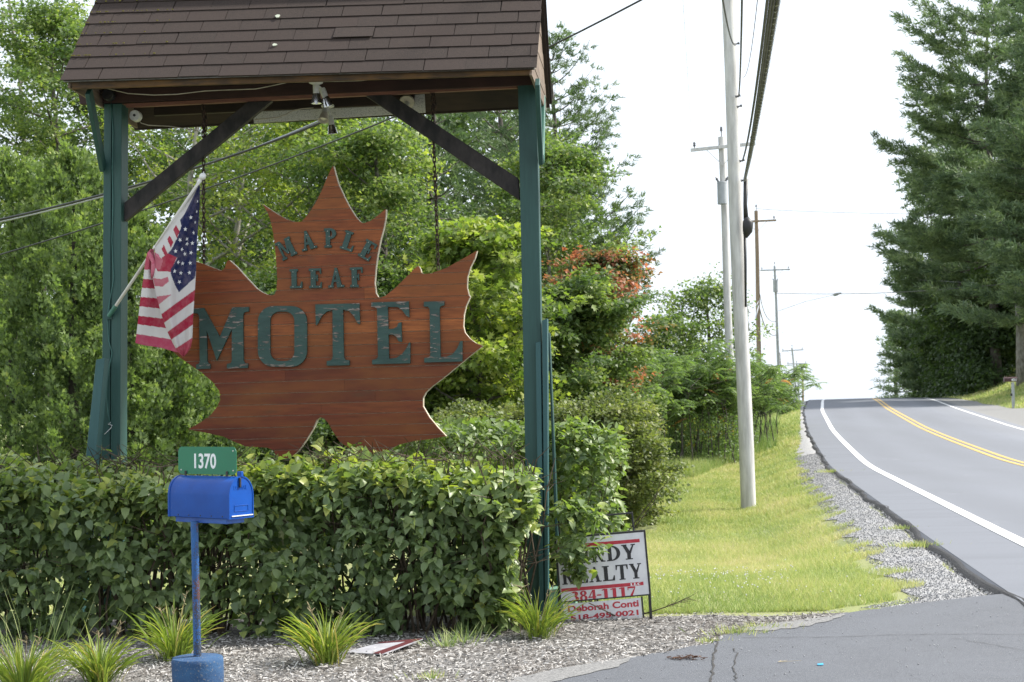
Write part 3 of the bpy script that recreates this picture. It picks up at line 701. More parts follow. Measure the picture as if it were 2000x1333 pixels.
# outrigger struts
for a, b_ in ((S(173, 178, -.60), S(201.5, 330, -.085)), (S(1049.5, 160, -.60), S(1057, 316, -.085)), (S(1061, 188, .58), S(1058.5, 312, .085))):
    MB().bar(a, b_, .09, .034, up=U).build('strut', M_greenlight if a.x > 0 and a.y > O.y else M_post, sh, bevel=.003)
# cable running down the left post
pts = [S(x, y, -.082) for x, y in ((217, 200), (221, 260), (219, 330), (221, 395), (218.5, 470), (222, 545), (214, 590), (209, 620), (212, 665), (219, 690), (214, 715), (209, 745), (207.5, 775), (211.5, 812), (216, 830))]
MB().tube(pts, .0042, 6).build('cable', M_greencable, sh, smooth=True)
pts = [S(x, y, -.086) for x, y in ((216, 826), (211, 829), (219, 831), (217, 836), (208, 845), (204, 849))]
MB().tube(pts, .0025, 5).build('twine', M_whiteplastic, sh, smooth=True)
pts = [S(x, y, v) for x, y, v in ((205, 172, -.5), (250, 183, -.5), (300, 186, -.5), (345, 184.5, -.5), (400, 178, -.5), (445, 176, -.5), (500, 174, -.5), (530, 168, -.52), (560, 161.5, -.55), (620, 160, -.6), (700, 158, -.67), (760, 153, -.67), (870, 149, -.67))]
MB().tube(pts, .0038, 6).build('cable', M_cream, sh, smooth=True)
pts = [S(x, y, v) for x, y, v in ((270, 234, .1), (276, 241, .1), (290, 245, .1), (330, 247, .1), (365, 252, .1), (385, 256, .1), (420, 257, .09))]
MB().tube(pts, .0038, 6).build('cable', M_cream, sh, smooth=True)
pts = [S(x, y, .42) for x, y in ((497, 234), (520, 232), (543, 229.5), (560, 223), (572, 216.5), (590, 212.5), (612, 211))]
MB().tube(pts, .0045, 6).build('cable', M_cream, sh, smooth=True)
# junction boxes
def jbox(px, py, v, r_, mat, lab):
    c = S(px, py, v); mb = MB(); mb.lathe([(r_ * .3, .03), (r_, .03), (r_, -.02), (r_ * .92, -.028), (0, -.028)], c, V, 12)
    o = mb.build('junction_box', mat, sh, smooth='auto', label=lab)
    MB().lathe([(r_ * .24, -.034), (r_ * .24, -.027)], c, V, 10).lathe([(0, -.034), (r_ * .24, -.034)], c, V, 10).build('knockout', M_black, o)
jbox(265, 227, .02, .045, M_white_metal, 'grey round box beside the left post'); jbox(212, 186, -.12, .047, M_black, 'dark round box above the left post')
c = S(795, 199, .5)
lh = MB().lathe([(0, -.02), (.06, -.02), (.062, 0), (.05, .03)], c, (V * .8 + Z * .6), 20).build('lamp_holder', M_cream, sh, smooth='auto', label='empty cream lamp holder')
MB().lathe([(0, -.065), (.020, -.065), (.024, -.02)], c - Z * .0, (V * .6 + Z * .8), 14).build('socket', M_white_metal, lh, smooth='auto')
# flood lamps : top-level things
def flood(px, py, v, heads, label):
    c = S(px, py, v); t = thing('flood_lamp', label, 'lamp', c, 'flood lamps under the roof')
    MB().lathe([(0, 0), (.052, 0), (.052, -.014), (.03, -.024), (0, -.024)], c, Z, 18).build('mounting_plate', M_white_metal, t, smooth='auto')
    for (dx, dv, dz, ax, mt) in heads:
        ax = Vector(ax).normalized(); p = c + U * dx + V * dv + Z * dz
        MB().tube([c - Z * .02, c + (p - c) * .5 + Vector((0, 0, -.01)), p], .009, 8).build('arm', M_white_metal, t, smooth=True)
        h = MB().lathe([(0, -.012), (.021, -.012), (.024, .0), (.024, .062), (.026, .066)], p, ax, 18).build('lamp_socket', M_white_metal, t, smooth='auto')
        MB().lathe([(.024, .058), (.030, .075), (.041, .125), (.043, .132), (.039, .131), (.028, .078)], p, ax, 22).build('lamp_shade', mt, t, smooth='auto')
        MB().lathe([(0, .119), (.022, .116), (.034, .105), (.02, .08)], p, ax, 16).build('bulb', M_glass, t, smooth='auto')
flood(617, 159, -.50, [(.0, 0, -.035, (.02, .05, -1), M_alu), (.028, .09, -.045, (.35, .2, -1), M_alu)], 'shiny twin flood lamp hanging under the middle of the front eave')
flood(640, 206, .40, [(-.012, -.02, -.02, (-.12, -.45, -1), M_cream), (.01, .06, -.09, (.1, .15, -1), M_alu)], 'duller twin flood lamp behind the shiny one under the roof')

# ================================================================ MAPLE LEAF SIGN
def c4(x, y): return (350 + x / 2.2985, 320 + y / 2.2985)
OUT = [(690, 10), (700, 48), (712, 90), (735, 140), (760, 190), (788, 234), (808, 258), (822, 267), (834, 266), (860, 256), (893, 232), (926, 204), (925, 240), (916, 288), (901, 345), (888, 410), (880, 470), (875, 535), (880, 580), (890, 598), (902, 602), (925, 594), (968, 560), (1020, 508), (1058, 470), (1073, 459), (1081, 474), (1084, 488), (1098, 496), (1135, 491), (1200, 468), (1260, 434), (1310, 406), (1335, 391), (1325, 425), (1305, 465), (1292, 510), (1290, 555), (1297, 585), (1304, 598), (1285, 640), (1276, 680), (1273, 730), (1280, 758), (1303, 786), (1330, 806), (1362, 818), (1310, 858), (1250, 908), (1190, 958), (1130, 1003), (1105, 1028), (1092, 1052), (1092, 1090), (1120, 1138), (1158, 1184), (1196, 1224), (1130, 1236), (1050, 1246), (985, 1262), (960, 1274), (935, 1288), (880, 1296), (862, 1308), (838, 1316), (808, 1306), (770, 1284), (720, 1248), (688, 1200), (668, 1163), (650, 1144), (632, 1138), (616, 1150), (598, 1192), (565, 1245), (535, 1287), (508, 1312), (480, 1324), (452, 1322), (432, 1308), (425, 1288), (395, 1275), (300, 1270), (250, 1250), (200, 1226), (110, 1206), (38, 1194), (90, 1165), (140, 1130), (170, 1092), (184, 1060), (180, 1020), (150, 980), (100, 938), (50, 904), (0, 868)]
OUT = [c4(*p) for p in OUT]
OUT += [(333, 683), (318, 671), (336, 655), (347, 632), (350, 605), (343, 582), (340, 572), (346, 555), (345, 530), (338, 505), (334, 488), (355, 499), (384, 512), (398, 516), (415, 523), (432, 529), (439, 524), (443, 511), (447, 508.5)]
OUT += [c4(*p) for p in [(255, 462), (300, 512), (345, 560), (370, 577), (392, 587), (412, 592), (428, 588), (436, 568), (440, 520), (436, 450), (430, 375), (422, 315), (411, 260), (398, 222), (385, 200), (372, 181), (400, 200), (450, 233), (490, 253), (520, 262), (545, 261), (558, 252), (580, 225), (610, 180), (640, 120), (665, 60), (680, 28)]]
SV = -.030
def uv(p, v=SV): q = S(p[0], p[1], v); return ((q - O).dot(U), q.z)
out2 = [uv(p) for p in OUT]
a_, b_ = uv((400, 721)), uv((900, 706)); ANG = math.atan2(b_[1] - a_[1], b_[0] - a_[0])
ca, sa = math.cos(ANG), math.sin(ANG)
rot = lambda u, z: (u * ca + z * sa, -u * sa + z * ca)
UX = U * ca + Z * sa; UZ = -U * sa + Z * ca
outr = [rot(*p) for p in out2]
zmin = min(p[1] for p in outr); zmax = max(p[1] for p in outr)
cen = O + U * (sum(p[0] for p in out2) / len(out2)); cen.z = min(p[1] for p in out2)
sg = thing('hanging_leaf_sign', 'large varnished wooden maple leaf sign with raised green letters hanging on two chains', 'sign', cen)
def s3(x, y, v): return O + UX * x + UZ * y + V * v
bm0 = bmesh.new(); f0 = bm0.faces.new([bm0.verts.new((x, y, 0)) for x, y in outr]); bmesh.ops.triangulate(bm0, faces=[f0], ngon_method='EAR_CLIP')
# backing plywood with pale edge
bk = bm0.copy(); r_ = bmesh.ops.extrude_face_region(bk, geom=list(bk.faces))
for v in r_['geom']:
    if isinstance(v, bmesh.types.BMVert): v.co.z = 1
so = org(sg)
for v in bk.verts: v.co = s3(v.co.x + .005, v.co.y, SV + .012 + .042 * v.co.z) - so
bmesh.ops.recalc_face_normals(bk, faces=bk.faces)
me = bpy.data.meshes.new('backing'); bk.to_mesh(me); bk.free(); me.materials.append(M_edge); link('backing', me, sg)
PH = .0885; GAP = .0038
seams = [None]; y = zmin - .02; rr = random.Random(5)
while y < zmax:
    y1 = y + PH * rr.uniform(.97, 1.03)
    bmx = bm0.copy()
    bmesh.ops.bisect_plane(bmx, geom=bmx.verts[:] + bmx.edges[:] + bmx.faces[:], plane_co=(0, y, 0), plane_no=(0, 1, 0), clear_inner=True)
    bmesh.ops.bisect_plane(bmx, geom=bmx.verts[:] + bmx.edges[:] + bmx.faces[:], plane_co=(0, y1 - GAP, 0), plane_no=(0, 1, 0), clear_outer=True)
    rem = set(bmx.faces)
    while rem:
        stack = [rem.pop()]; isl = [stack[0]]
        while stack:
            f = stack.pop()
            for e in f.edges:
                for g in e.link_faces:
                    if g in rem: rem.discard(g); stack.append(g); isl.append(g)
        xs_ = [v.co.x for f in isl for v in f.verts]
        if max(xs_) - min(xs_) < .012: continue
        # split very long boards at a butt joint now and then
        cuts = [min(xs_) - 1]
        if max(xs_) - min(xs_) > 1.4 and rr.random() < .45: cuts.append(min(xs_) + (max(xs_) - min(xs_)) * rr.uniform(.2, .8))
        cuts.append(max(xs_) + 1)
        vi = {}; V0 = []; F0 = []
        for f in isl:
            t = []
            for v in f.verts:
                if v not in vi: vi[v] = len(V0); V0.append((v.co.x, v.co.y, 0))
                t.append(vi[v])
            F0.append(t)
        for q in range(len(cuts) - 1):
            b3 = bmesh.new(); vv = [b3.verts.new(p) for p in V0]; [b3.faces.new([vv[i] for i in t]) for t in F0]
            bmesh.ops.bisect_plane(b3, geom=b3.verts[:] + b3.edges[:] + b3.faces[:], plane_co=(cuts[q] + .0006, 0, 0), plane_no=(1, 0, 0), clear_inner=True)
            bmesh.ops.bisect_plane(b3, geom=b3.verts[:] + b3.edges[:] + b3.faces[:], plane_co=(cuts[q + 1] - .0006, 0, 0), plane_no=(1, 0, 0), clear_outer=True)
            if not b3.faces: b3.free(); continue
            ex = bmesh.ops.extrude_face_region(b3, geom=list(b3.faces))
            for v in ex['geom']:
                if isinstance(v, bmesh.types.BMVert): v.co.z = 1
            pr = rr.uniform(-.0008, .0008)
            for v in b3.verts: v.co = s3(v.co.x, v.co.y, SV + pr + (.0115 - pr) * v.co.z) - so
            bmesh.ops.recalc_face_normals(b3, faces=b3.faces)
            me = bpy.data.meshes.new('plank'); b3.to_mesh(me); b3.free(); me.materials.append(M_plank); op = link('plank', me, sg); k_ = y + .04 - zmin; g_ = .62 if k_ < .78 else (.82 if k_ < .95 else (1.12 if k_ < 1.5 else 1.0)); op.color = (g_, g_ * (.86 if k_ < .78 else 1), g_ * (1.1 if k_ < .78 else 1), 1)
    bmx.free(); y = y1
bm0.free()
def arcpx(cx, cy, rx, ry, a0, a1, n=8): return [(cx + rx * math.cos(R_(a0 + (a1 - a0) * i / n)), cy - ry * math.sin(R_(a0 + (a1 - a0) * i / n))) for i in range(n + 1)]
def rrect(x0, y0, x1, y1, r): return arcpx(x1 - r, y0 + r, r, r, 0, 90) + arcpx(x0 + r, y0 + r, r, r, 90, 180) + arcpx(x0 + r, y1 - r, r, r, 180, 270) + arcpx(x1 - r, y1 - r, r, r, 270, 360)
BIG = {
 'M': [[(62, 650), (110, 648), (182, 778), (238, 645), (312, 643), (312, 663), (290, 668), (286, 680), (288, 885), (294, 896), (308, 897), (308, 917), (214, 920), (214, 899), (230, 896), (236, 885), (236, 742), (168, 884), (123, 748), (125, 888), (131, 897), (139, 900), (139, 920), (76, 923), (76, 902), (87, 899), (92, 890), (89, 682), (82, 672), (62, 671)]],
 'O': [rrect(353, 639, 573, 912, 70), rrect(408, 664, 517, 886, 42)],
 'T': [[(611, 632), (809, 627), (811, 721), (800, 716), (783, 683), (762, 662), (735, 655), (739, 868), (746, 881), (764, 883), (764, 905), (662, 907), (662, 886), (682, 883), (689, 870), (688, 657), (662, 664), (640, 684), (620, 722), (613, 725)]],
 'E': [[(862, 623), (1030, 618), (1033, 690), (1020, 684), (1002, 660), (982, 644), (936, 643), (939, 743), (962, 741), (976, 733), (984, 716), (997, 711), (1000, 801), (984, 797), (974, 776), (960, 768), (939, 767), (942, 876), (975, 872), (1002, 853), (1020, 828), (1033, 803), (1037, 803), (1037, 896), (866, 901), (866, 881), (884, 878), (892, 868), (888, 652), (880, 645), (862, 643)]],
 'L': [[(1098, 620), (1190, 617), (1190, 636), (1176, 639), (1169, 648), (1173, 868), (1200, 867), (1228, 855), (1247, 830), (1262, 797), (1271, 796), (1271, 888), (1100, 893), (1100, 873), (1118, 870), (1127, 862), (1124, 652), (1116, 642), (1098, 642)]]}
LV = SV - .013
for ch in 'MOTEL':
    loops = [[rot(*uv(c4(*p), SV - .024)) for p in lp] for lp in BIG[ch]]
    vf = outline2d(loops, .0118); mb = MB(); mb.add([s3(a.x, a.y, LV - a.z) for a in vf[0]], vf[1])
    mb.build('letter', M_letter, sg, bevel=0, label='big peeling letter ' + ch)
def cA(x, y): return (500 + x / 4.938, 330 + y / 4.938)
def hgt(n): return n / 4.938 / 2778 * 11.0
for ch, x, y, w, h, ang in (('M', 262, 890, 160, 188, 25), ('A', 450, 800, 152, 188, 13), ('P', 662, 763, 118, 188, 0), ('L', 808, 766, 126, 186, -20), ('E', 980, 836, 124, 184, -31), ('L', 330, 1156, 122, 188, 0), ('E', 515, 1153, 125, 190, 0), ('A', 700, 1148, 156, 190, 0), ('F', 910, 1144, 124, 192, 0)):
    wd, vf = glyph_mesh(ch, .0088, 31, 12, 12); vf = fit(vf, hgt(w), hgt(h))
    p = S(*cA(x, y), SV - .010); a = R_(ang)
    ex = UX * math.cos(a) + UZ * math.sin(a); ey = -UX * math.sin(a) + UZ * math.cos(a)
    lt = place(MB(), vf, p, ex, ey, -V).build('letter', M_letter_s, sg, label='small letter ' + ch)
    W, H = hgt(w), hgt(h)
    spots = {'M': ((.2, .85), (.55, .25), (.85, .85), (.85, .1)), 'A': ((.5, .8), (.16, .07), (.84, .07)), 'P': ((.3, .85), (.3, .1)), 'L': ((.27, .85), (.25, .08), (.85, .07)), 'E': ((.27, .88), (.27, .5), (.27, .1), (.85, .06)), 'F': ((.27, .88), (.27, .5), (.25, .08))}[ch]
    for fx, fy in spots:
        q = p + ex * (fx * W) + ey * (fy * H) - V * .0088
        MB().lathe([(0, .0035), (.0032, .003), (.0042, -.001)], q, -V, 8).build('screw', M_screw, lt, smooth=True)
# ---------------------------------------------------------------- chains
def link_mesh():
    mb = MB(); pts = []; L2, rw = .0150, .0105
    for k in range(14):
        a = 2 * math.pi * k / 14; pts.append(Vector((rw * math.cos(a), 0, rw * math.sin(a) + (L2 if math.sin(a) > 0 else -L2) * (1 if abs(math.sin(a)) > .3 else 0))))
    n = 6; base_ = []
    for k in range(14):
        t = (pts[(k + 1) % 14] - pts[k - 1]).normalized(); b = Vector((0, 1, 0)); c = t.cross(b)
        for j in range(n): a = 2 * math.pi * j / n; mb.v.append(pts[k] + (b * math.cos(a) + c * math.sin(a)) * .0046)
    for k in range(14):
        for j in range(n): mb.f.append((k * n + j, k * n + (j + 1) % n, ((k + 1) % 14) * n + (j + 1) % n, ((k + 1) % 14) * n + j))
    me = bpy.data.meshes.new('link'); me.from_pydata(mb.v, [], mb.f); me.shade_smooth(); me.materials.append(M_chain); return me
LK = link_mesh()
def chain(a, b, label, extra=None):
    t = thing('hanging_chain', label, 'chain', a, 'chains holding the leaf sign'); L = (b - a).length; n = int(L / .0375); d = (b - a) / n
    for i in range(n + 1):
        o = link('link', LK, t, d * i + Vector((rng.normal(0, .0008), rng.normal(0, .0008), 0)), (rng.normal(0, .05), rng.normal(0, .05), (i % 2) * math.pi / 2 + .5 + rng.normal(0, .12)))
    if extra:
        for i in range(extra):
            f = i / extra; o = link('link', LK, t, d * (i * .95) + U * .022 * math.sin(f * math.pi) + Vector((0, -.01, 0)), (0, .2 * math.cos(f * 3), (i % 2) * math.pi / 2 + .9))
chain(S(397, 208, -.005), S(398.5, 514, -.005), 'rusty chain behind the flag tip holding up the left shoulder of the leaf sign', 8)
chain(S(843.5, 180, -.005), S(856, 521, -.005), 'rusty chain crossing the right dark brace to the right shoulder of the leaf sign', 5)

# ================================================================ FLAG
def c3(x, y): return (150 + x / 3.332, 320 + y / 3.332)
fbase = S(213, 613, -.08)
fl = thing('flag_on_pole', 'faded red, white and blue flag tangled on a slanted pole on the left post', 'flag', fbase)
pa = S(222, 604, -.12); pb = S(391, 352, -.50)
MB().tube([pa, pb], [.0125, .0105], 12).build('pole', M_flagpole, fl, smooth='auto')
pd = (pb - pa).normalized()
MB().lathe([(0, -.03), (.014, -.03), (.016, -.02), (.016, 0), (.010, .004), (.010, .010), (.019, .014), (.0255, .030), (.0255, .040), (.019, .054), (.008, .062), (0, .063)], pb, pd, 18).build('finial', M_whiteplastic, fl, smooth=True)
br = MB().tube([pa - pd * .075, pa + pd * .035], .017, 12).build('bracket', M_greenlight, fl, smooth='auto')
MB().tube([pa - pd * .078, pa - pd * .070], .012, 10).build('bore', M_black, br)
MB().box(S(213, 615, -.078), .05, .012, .075).build('bracket_plate', M_post, fl, bevel=.002)
m, nt, b = nodemat('flag_cloth'); M_flag = m; b.inputs['Roughness'].default_value = .85; b.inputs['Specular IOR Level'].default_value = .2
at = nt.nodes.new('ShaderNodeAttribute'); at.attribute_name = 'col'
c = mix(nt, ramp(nt, noise(nt, 22, 5), [(.4, (0, 0, 0)), (.75, (.18, .18, .18))]), at.outputs['Color'], (.55, .45, .45))
nt.links.new(c, b.inputs['Base Color']); tr = nt.nodes.new('ShaderNodeBsdfTranslucent'); nt.links.new(c, tr.inputs['Color'])
ms = nt.nodes.new('ShaderNodeMixShader'); ms.inputs[0].default_value = .22; nt.links.new(b.outputs[0], ms.inputs[1]); nt.links.new(tr.outputs[0], ms.inputs[2]); nt.links.new(ms.outputs[0], nt.nodes['Material Output'].inputs['Surface'])
bump(nt, b, noise(nt, 30, 3), .3, .01)
WH = (.62, .60, .60); RD = (.36, .022, .055); PK = (.48, .13, .18); BL = (.018, .024, .085)
def half_in(poly, x, y): return inpoly(x, y, poly)
def paintF(x, y, a):
    c = np.tile(np.array(WH), (len(x), 1))
    pr = [((862, 830), (918, 738), PK), ((980, 826), (1037, 890), RD), ((1096, 973), (1146, 1050), RD), ((1205, 1133), (1400, 1400), PK)]
    bl = [(865, 812, 918, 735, PK, .0), (980, 822, 1037, 892, RD, 0), (1096, 972, 1146, 1048, RD, 0), (1204, 1132, 1450, 1450, (.42, .05, .09), 0)]
    for l0, r0, l1, r1, cc, _ in bl:
        k = a * (1 - .16 * np.sin(a * math.pi)); y0 = l0 + (r0 - l0) * a - 8 * np.sin(a * math.pi) * -1; y1 = l1 + (r1 - l1) * a + 8 * np.sin(a * math.pi)
        c[(y > y0) & (y < y1)] = cc
    for poly, cc in (
        ([(590, 585), (655, 602), (612, 700), (520, 690), (545, 640), (556, 610)], RD),
        ([(498, 560), (530, 600), (562, 628), (540, 690), (500, 680)], PK),
        ([(495, 745), (550, 752), (592, 735), (600, 765), (560, 800), (505, 798)], PK),
        ([(520, 690), (612, 684), (614, 706), (575, 700), (525, 702)], RD),
        ([(645, 398), (668, 440), (652, 486), (628, 432)], RD), ([(605, 468), (628, 512), (612, 548), (588, 492)], RD), ([(566, 528), (592, 588), (576, 606), (552, 556)], RD),
        ([(797, 135), (805, 160), (800, 300), (786, 500), (778, 690), (768, 745), (735, 772), (700, 805), (665, 838), (638, 790), (612, 718), (610, 690), (640, 640), (655, 612), (594, 584), (618, 555), (655, 480), (682, 405), (672, 368), (700, 330), (740, 250)], BL)):
        c[half_in(poly, x, y)] = cc
    return c
def paintB(x, y, a):
    c = np.tile(np.array(WH), (len(x), 1))
    yy = y
    for l0, r0, l1, r1 in ((750, 757, 808, 818), (868, 880, 928, 950), (990, 1015, 1045, 1078), (1108, 1150, 1200, 1300)):
        c[(yy > l0 + (r0 - l0) * a) & (yy < l1 + (r1 - l1) * a)] = RD
    c[(yy < 690) & (a < .55)] = (.44, .07, .12); c[(yy < 750) & (a > .5) & (a < .95)] = (.50, .15, .2)
    c[(yy > 1108) & (a < 2)] = np.where(c[(yy > 1108)] == np.array(WH), c[(yy > 1108)], np.array((.42, .06, .12)))
    return c
def cloth(rows, yr0, yr1, xl, xr, nx, step, vf, yslant, paint, name='cloth'):
    Y = np.arange(yr0, yr1 + step, step); A = np.linspace(0, 1, nx)
    AA, YY = np.meshgrid(A, Y); XL = np.interp(YY, *zip(*xl)); XR = np.interp(YY, *zip(*xr)); XX = XL + (XR - XL) * AA
    YS = YY + yslant(AA, YY)
    pts = np.zeros((len(Y) * nx, 3))
    flx, fly, vv = XX.ravel(), YS.ravel(), vf(AA, YY).ravel()
    for i in range(len(flx)):
        pts[i] = S(*c3(flx[i], fly[i]), vv[i])
    idx = np.arange(len(Y) - 1)[:, None] * nx + np.arange(nx - 1)[None]
    f = np.stack([idx, idx + nx, idx + nx + 1, idx + 1], -1).reshape(-1, 4)
    me = mesh_np(name, pts - np.array(org(fl)), f); me.shade_smooth(); me.materials.append(M_flag)
    cc = paint(flx, fly, AA.ravel()); ca_ = me.color_attributes.new('col', 'FLOAT_COLOR', 'POINT')
    ca_.data.foreach_set('color', np.concatenate([cc, np.ones((len(cc), 1))], 1).astype(np.float32).ravel())
    return link(name, me, fl)
def vF(a, y): return -.50 + .10 * (y - 140) / 1100 + .028 * np.sin(a * 8 + y * .003) * np.clip((y - 150) / 300, .2, 1) + .05 * (1 - np.sin(np.clip(a, 0, 1) * math.pi)) * .5 + .006 * np.sin(a * 19 + y * .012)
def vB(a, y): return -.36 + .024 * np.sin(a * 7 + y * .004) + .012 * np.sin(y * .012 + a * 3) - .03 * np.sin(np.clip((700 - y) / 150, 0, 1) * 1.5)
F_ = cloth(0, 140, 1255, [(140, 792), (200, 750), (300, 681), (420, 598), (520, 530), (545, 512), (580, 506), (620, 508), (700, 493), (760, 497), (870, 520), (1020, 562), (1100, 592), (1200, 640), (1235, 665), (1255, 690)], [(140, 803), (300, 798), (500, 783), (700, 776), (850, 767), (1000, 757), (1150, 752), (1200, 740), (1235, 718), (1255, 698)], 74, 3.2, vF, lambda a, y: 0 * a, paintF)
B_ = cloth(0, 556, 1166, [(556, 478), (585, 456), (650, 443), (750, 432), (870, 415), (1000, 400), (1110, 388), (1166, 381)], [(556, 500), (620, 512), (700, 520), (870, 575), (1000, 620), (1166, 680)], 56, 3.2, vB, lambda a, y: a * .11 * (y - 600) * (y > 600) + 3 * np.sin(a * 9) * (y > 1120), paintB)
# star pieces on the blue part
st = [(0, 0, 0)] + [((1 if i % 2 == 0 else .40) * math.sin(i * math.pi / 5), (1 if i % 2 == 0 else .40) * math.cos(i * math.pi / 5), 0) for i in range(10)]
M_star = simple('star_cloth', (.62, .61, .62), rough=.9)
for i, (x, y) in enumerate([(785, 245), (780, 312), (770, 382), (742, 350), (706, 427), (760, 450), (672, 497), (715, 490), (752, 518), (717, 522), (643, 570), (683, 558), (743, 580), (703, 588), (738, 647), (688, 650), (659, 642), (636, 700), (677, 712), (733, 710), (668, 770)]):
    xl = np.interp(y, [140, 300, 420, 545, 620, 700, 760], [792, 681, 598, 512, 508, 493, 497]); xr = np.interp(y, [140, 300, 500, 700], [803, 798, 783, 776]); a = (x - xl) / (xr - xl)
    p = S(*c3(x, y), float(vF(np.array(a), np.array(float(y)))) - .006); sc_ = .0185 * (.8 if x > 765 else 1); rt = rng.normal(0, .25)
    ex = U * math.cos(rt) + Z * math.sin(rt); ez = -U * math.sin(rt) + Z * math.cos(rt); nx_ = .62 if x > 755 else .9
    MB().add([p + ex * (v[0] * sc_ * nx_) + ez * (v[1] * sc_) - V * .0012 * (1 if k == 0 else 0) for k, v in enumerate(st)], [(0, i2, i2 % 10 + 1) for i2 in range(1, 11)]).build('star', M_star, F_, fixn=False)
# rolled hem along the pole, knot and tie
MB().tube([S(*c3(x, y), v) for x, y, v in ((812, 105, -.51), (770, 160, -.50), (690, 280, -.46), (600, 410, -.40), (540, 500, -.36))], [.006, .012, .015, .014, .010], 8).build('hem', simple('white_flag_hem', (.62, .60, .58), rough=.9), fl, smooth=True)
M_knot = simple('pink_knot', (.46, .08, .14), (.55, .22, .27), 20, .9)
MB().tube([S(*c3(x, y), -.40) for x, y in ((468, 575), (480, 600), (498, 640), (500, 690), (490, 735))], [.010, .018, .016, .019, .010], 8).build('knot', M_knot, fl, smooth=True)
MB().tube([S(*c3(x, y), -.42) for x, y in ((520, 590), (545, 620), (556, 650))], [.008, .015, .006], 8).build('knot', M_knot, fl, smooth=True)
MB().lathe([(.0135, -.012), (.018, -.008), (.018, .008), (.0135, .012)], S(*c3(512, 545), -.30), pd, 14).build('ring', M_whiteplastic, fl, smooth=True)

# ================================================================ BLUE MAILBOX
phi = R_(36); A = Vector((math.cos(phi), -math.sin(phi), 0)); Bv = Vector((math.sin(phi), math.cos(phi), 0))
Cn = P(447.5, 1014, 7.45); HL2, HW = .236, .083
mc = Cn - A * HL2 + Bv * HW                          # bottom centre of box
def mpt(a, b, z): return mc + A * a + Bv * b + Z * z
pf = P(386, 1284, 7.62)
mbx = thing('mailbox', 'bright blue mailbox with green number plate on a rusty blue post', 'mailbox', Vector((pf.x, pf.y, 0)))
def prof(s=1.0, dz=0.0, n=14):
    w = HW * s; zs = .118; pts = [(-w, -dz), (w, -dz), (w, zs)]
    pts += [(w * math.cos(math.pi * k / n), zs + (.098 + dz) * math.sin(math.pi * k / n)) for k in range(1, n)]
    pts.append((-w, zs)); return pts
def extr(name, pr, a0, a1, mat, parent, bev=.0, label=None):
    return MB().quadslab([mpt(a0, b, z) for b, z in pr], A * (a1 - a0)).build(name, mat, parent, smooth='auto' if not bev else False, bevel=bev, label=label)
extr('body', prof(), -HL2, HL2, M_blue, mbx)
extr('rim', prof(1.035, .002), -HL2 - .004, -HL2 + .010, M_blue, mbx); 
# rim ring at front (open profile thickness)
ro_, ri_ = prof(1.04, .003), prof(.965, -.003)
mb = MB(); n_ = len(ro_)
for aa in (HL2 - .012, HL2 + .006): mb.v += [mpt(aa, b, z) for b, z in ro_] + [mpt(aa, b, z) for b, z in ri_]
for k in range(n_):
    k2 = (k + 1) % n_; a0, b0, a1, b1 = 0, n_, 2 * n_, 3 * n_
    mb.f += [(a0 + k, a0 + k2, b0 + k2, b0 + k), (a1 + k, b1 + k, b1 + k2, a1 + k2), (a0 + k, a1 + k, a1 + k2, a0 + k2), (b0 + k, b0 + k2, b1 + k2, b1 + k)]
mb.build('rim', M_blue, mbx, smooth='auto')
dr = extr('door', prof(.955, -.004), HL2 - .002, HL2 + .003, M_blue, mbx)
pan = [(-.048, .036), (.048, .036), (.048, .066), (-.048, .066)]
mb = MB()
for (x0, z0, x1, z1) in ((-.05, .034, .05, .038), (-.05, .064, .05, .068), (-.05, .038, -.046, .064), (.046, .038, .05, .064)):
    mb.quadslab([mpt(HL2 + .003, x0, z0), mpt(HL2 + .003, x1, z0), mpt(HL2 + .003, x1, z1), mpt(HL2 + .003, x0, z1)], A * .0025)
mb.build('panel_ridge', M_blue, dr, bevel=.0008)
MB().quadslab([mpt(HL2 + .004, -.07, .010), mpt(HL2 + .004, .078, .010), mpt(HL2 + .004, .078, .0145), mpt(HL2 + .004, -.07, .0145)], A * .006).build('lower_lip', M_signwhite, dr)
tx = fit(text2d('U.S. MAIL', e=.001), w=.095); place(MB(), tx, mpt(HL2 + .0035, -.052, .148), Bv, Z * 1.3, A).build('raised_lettering', M_blue, dr, label='U.S. MAIL raised in the door')
MB().box(mpt(HL2 + .008, -.012, .185), .012, .012, .05, Matrix.Rotation(-phi, 3, 'Z')).build('latch', M_black, dr, bevel=.002)
MB().box(mpt(HL2 - .006, .004, .228), .030, .020, .030, Matrix.Rotation(-phi, 3, 'Z')).build('latch_tab', M_blue, mbx, bevel=.003)
for a in (-.16, -.075, .015, .10, .185):
    MB().lathe([(0, .003), (.0035, .002), (.0045, 0)], mpt(a, -HW, .010), -Bv, 8).build('rivet', M_black, mbx, smooth=True)
MB().box(mpt(-.005, .0, -.0165), .40, .125, .028, Matrix.Rotation(-phi, 3, 'Z')).build('mounting_board', simple('blue_grained_board', (.010, .065, .32), (.035, .13, .45), 14, .45, .2, (.2, 1, 1)), mbx, bevel=.002)
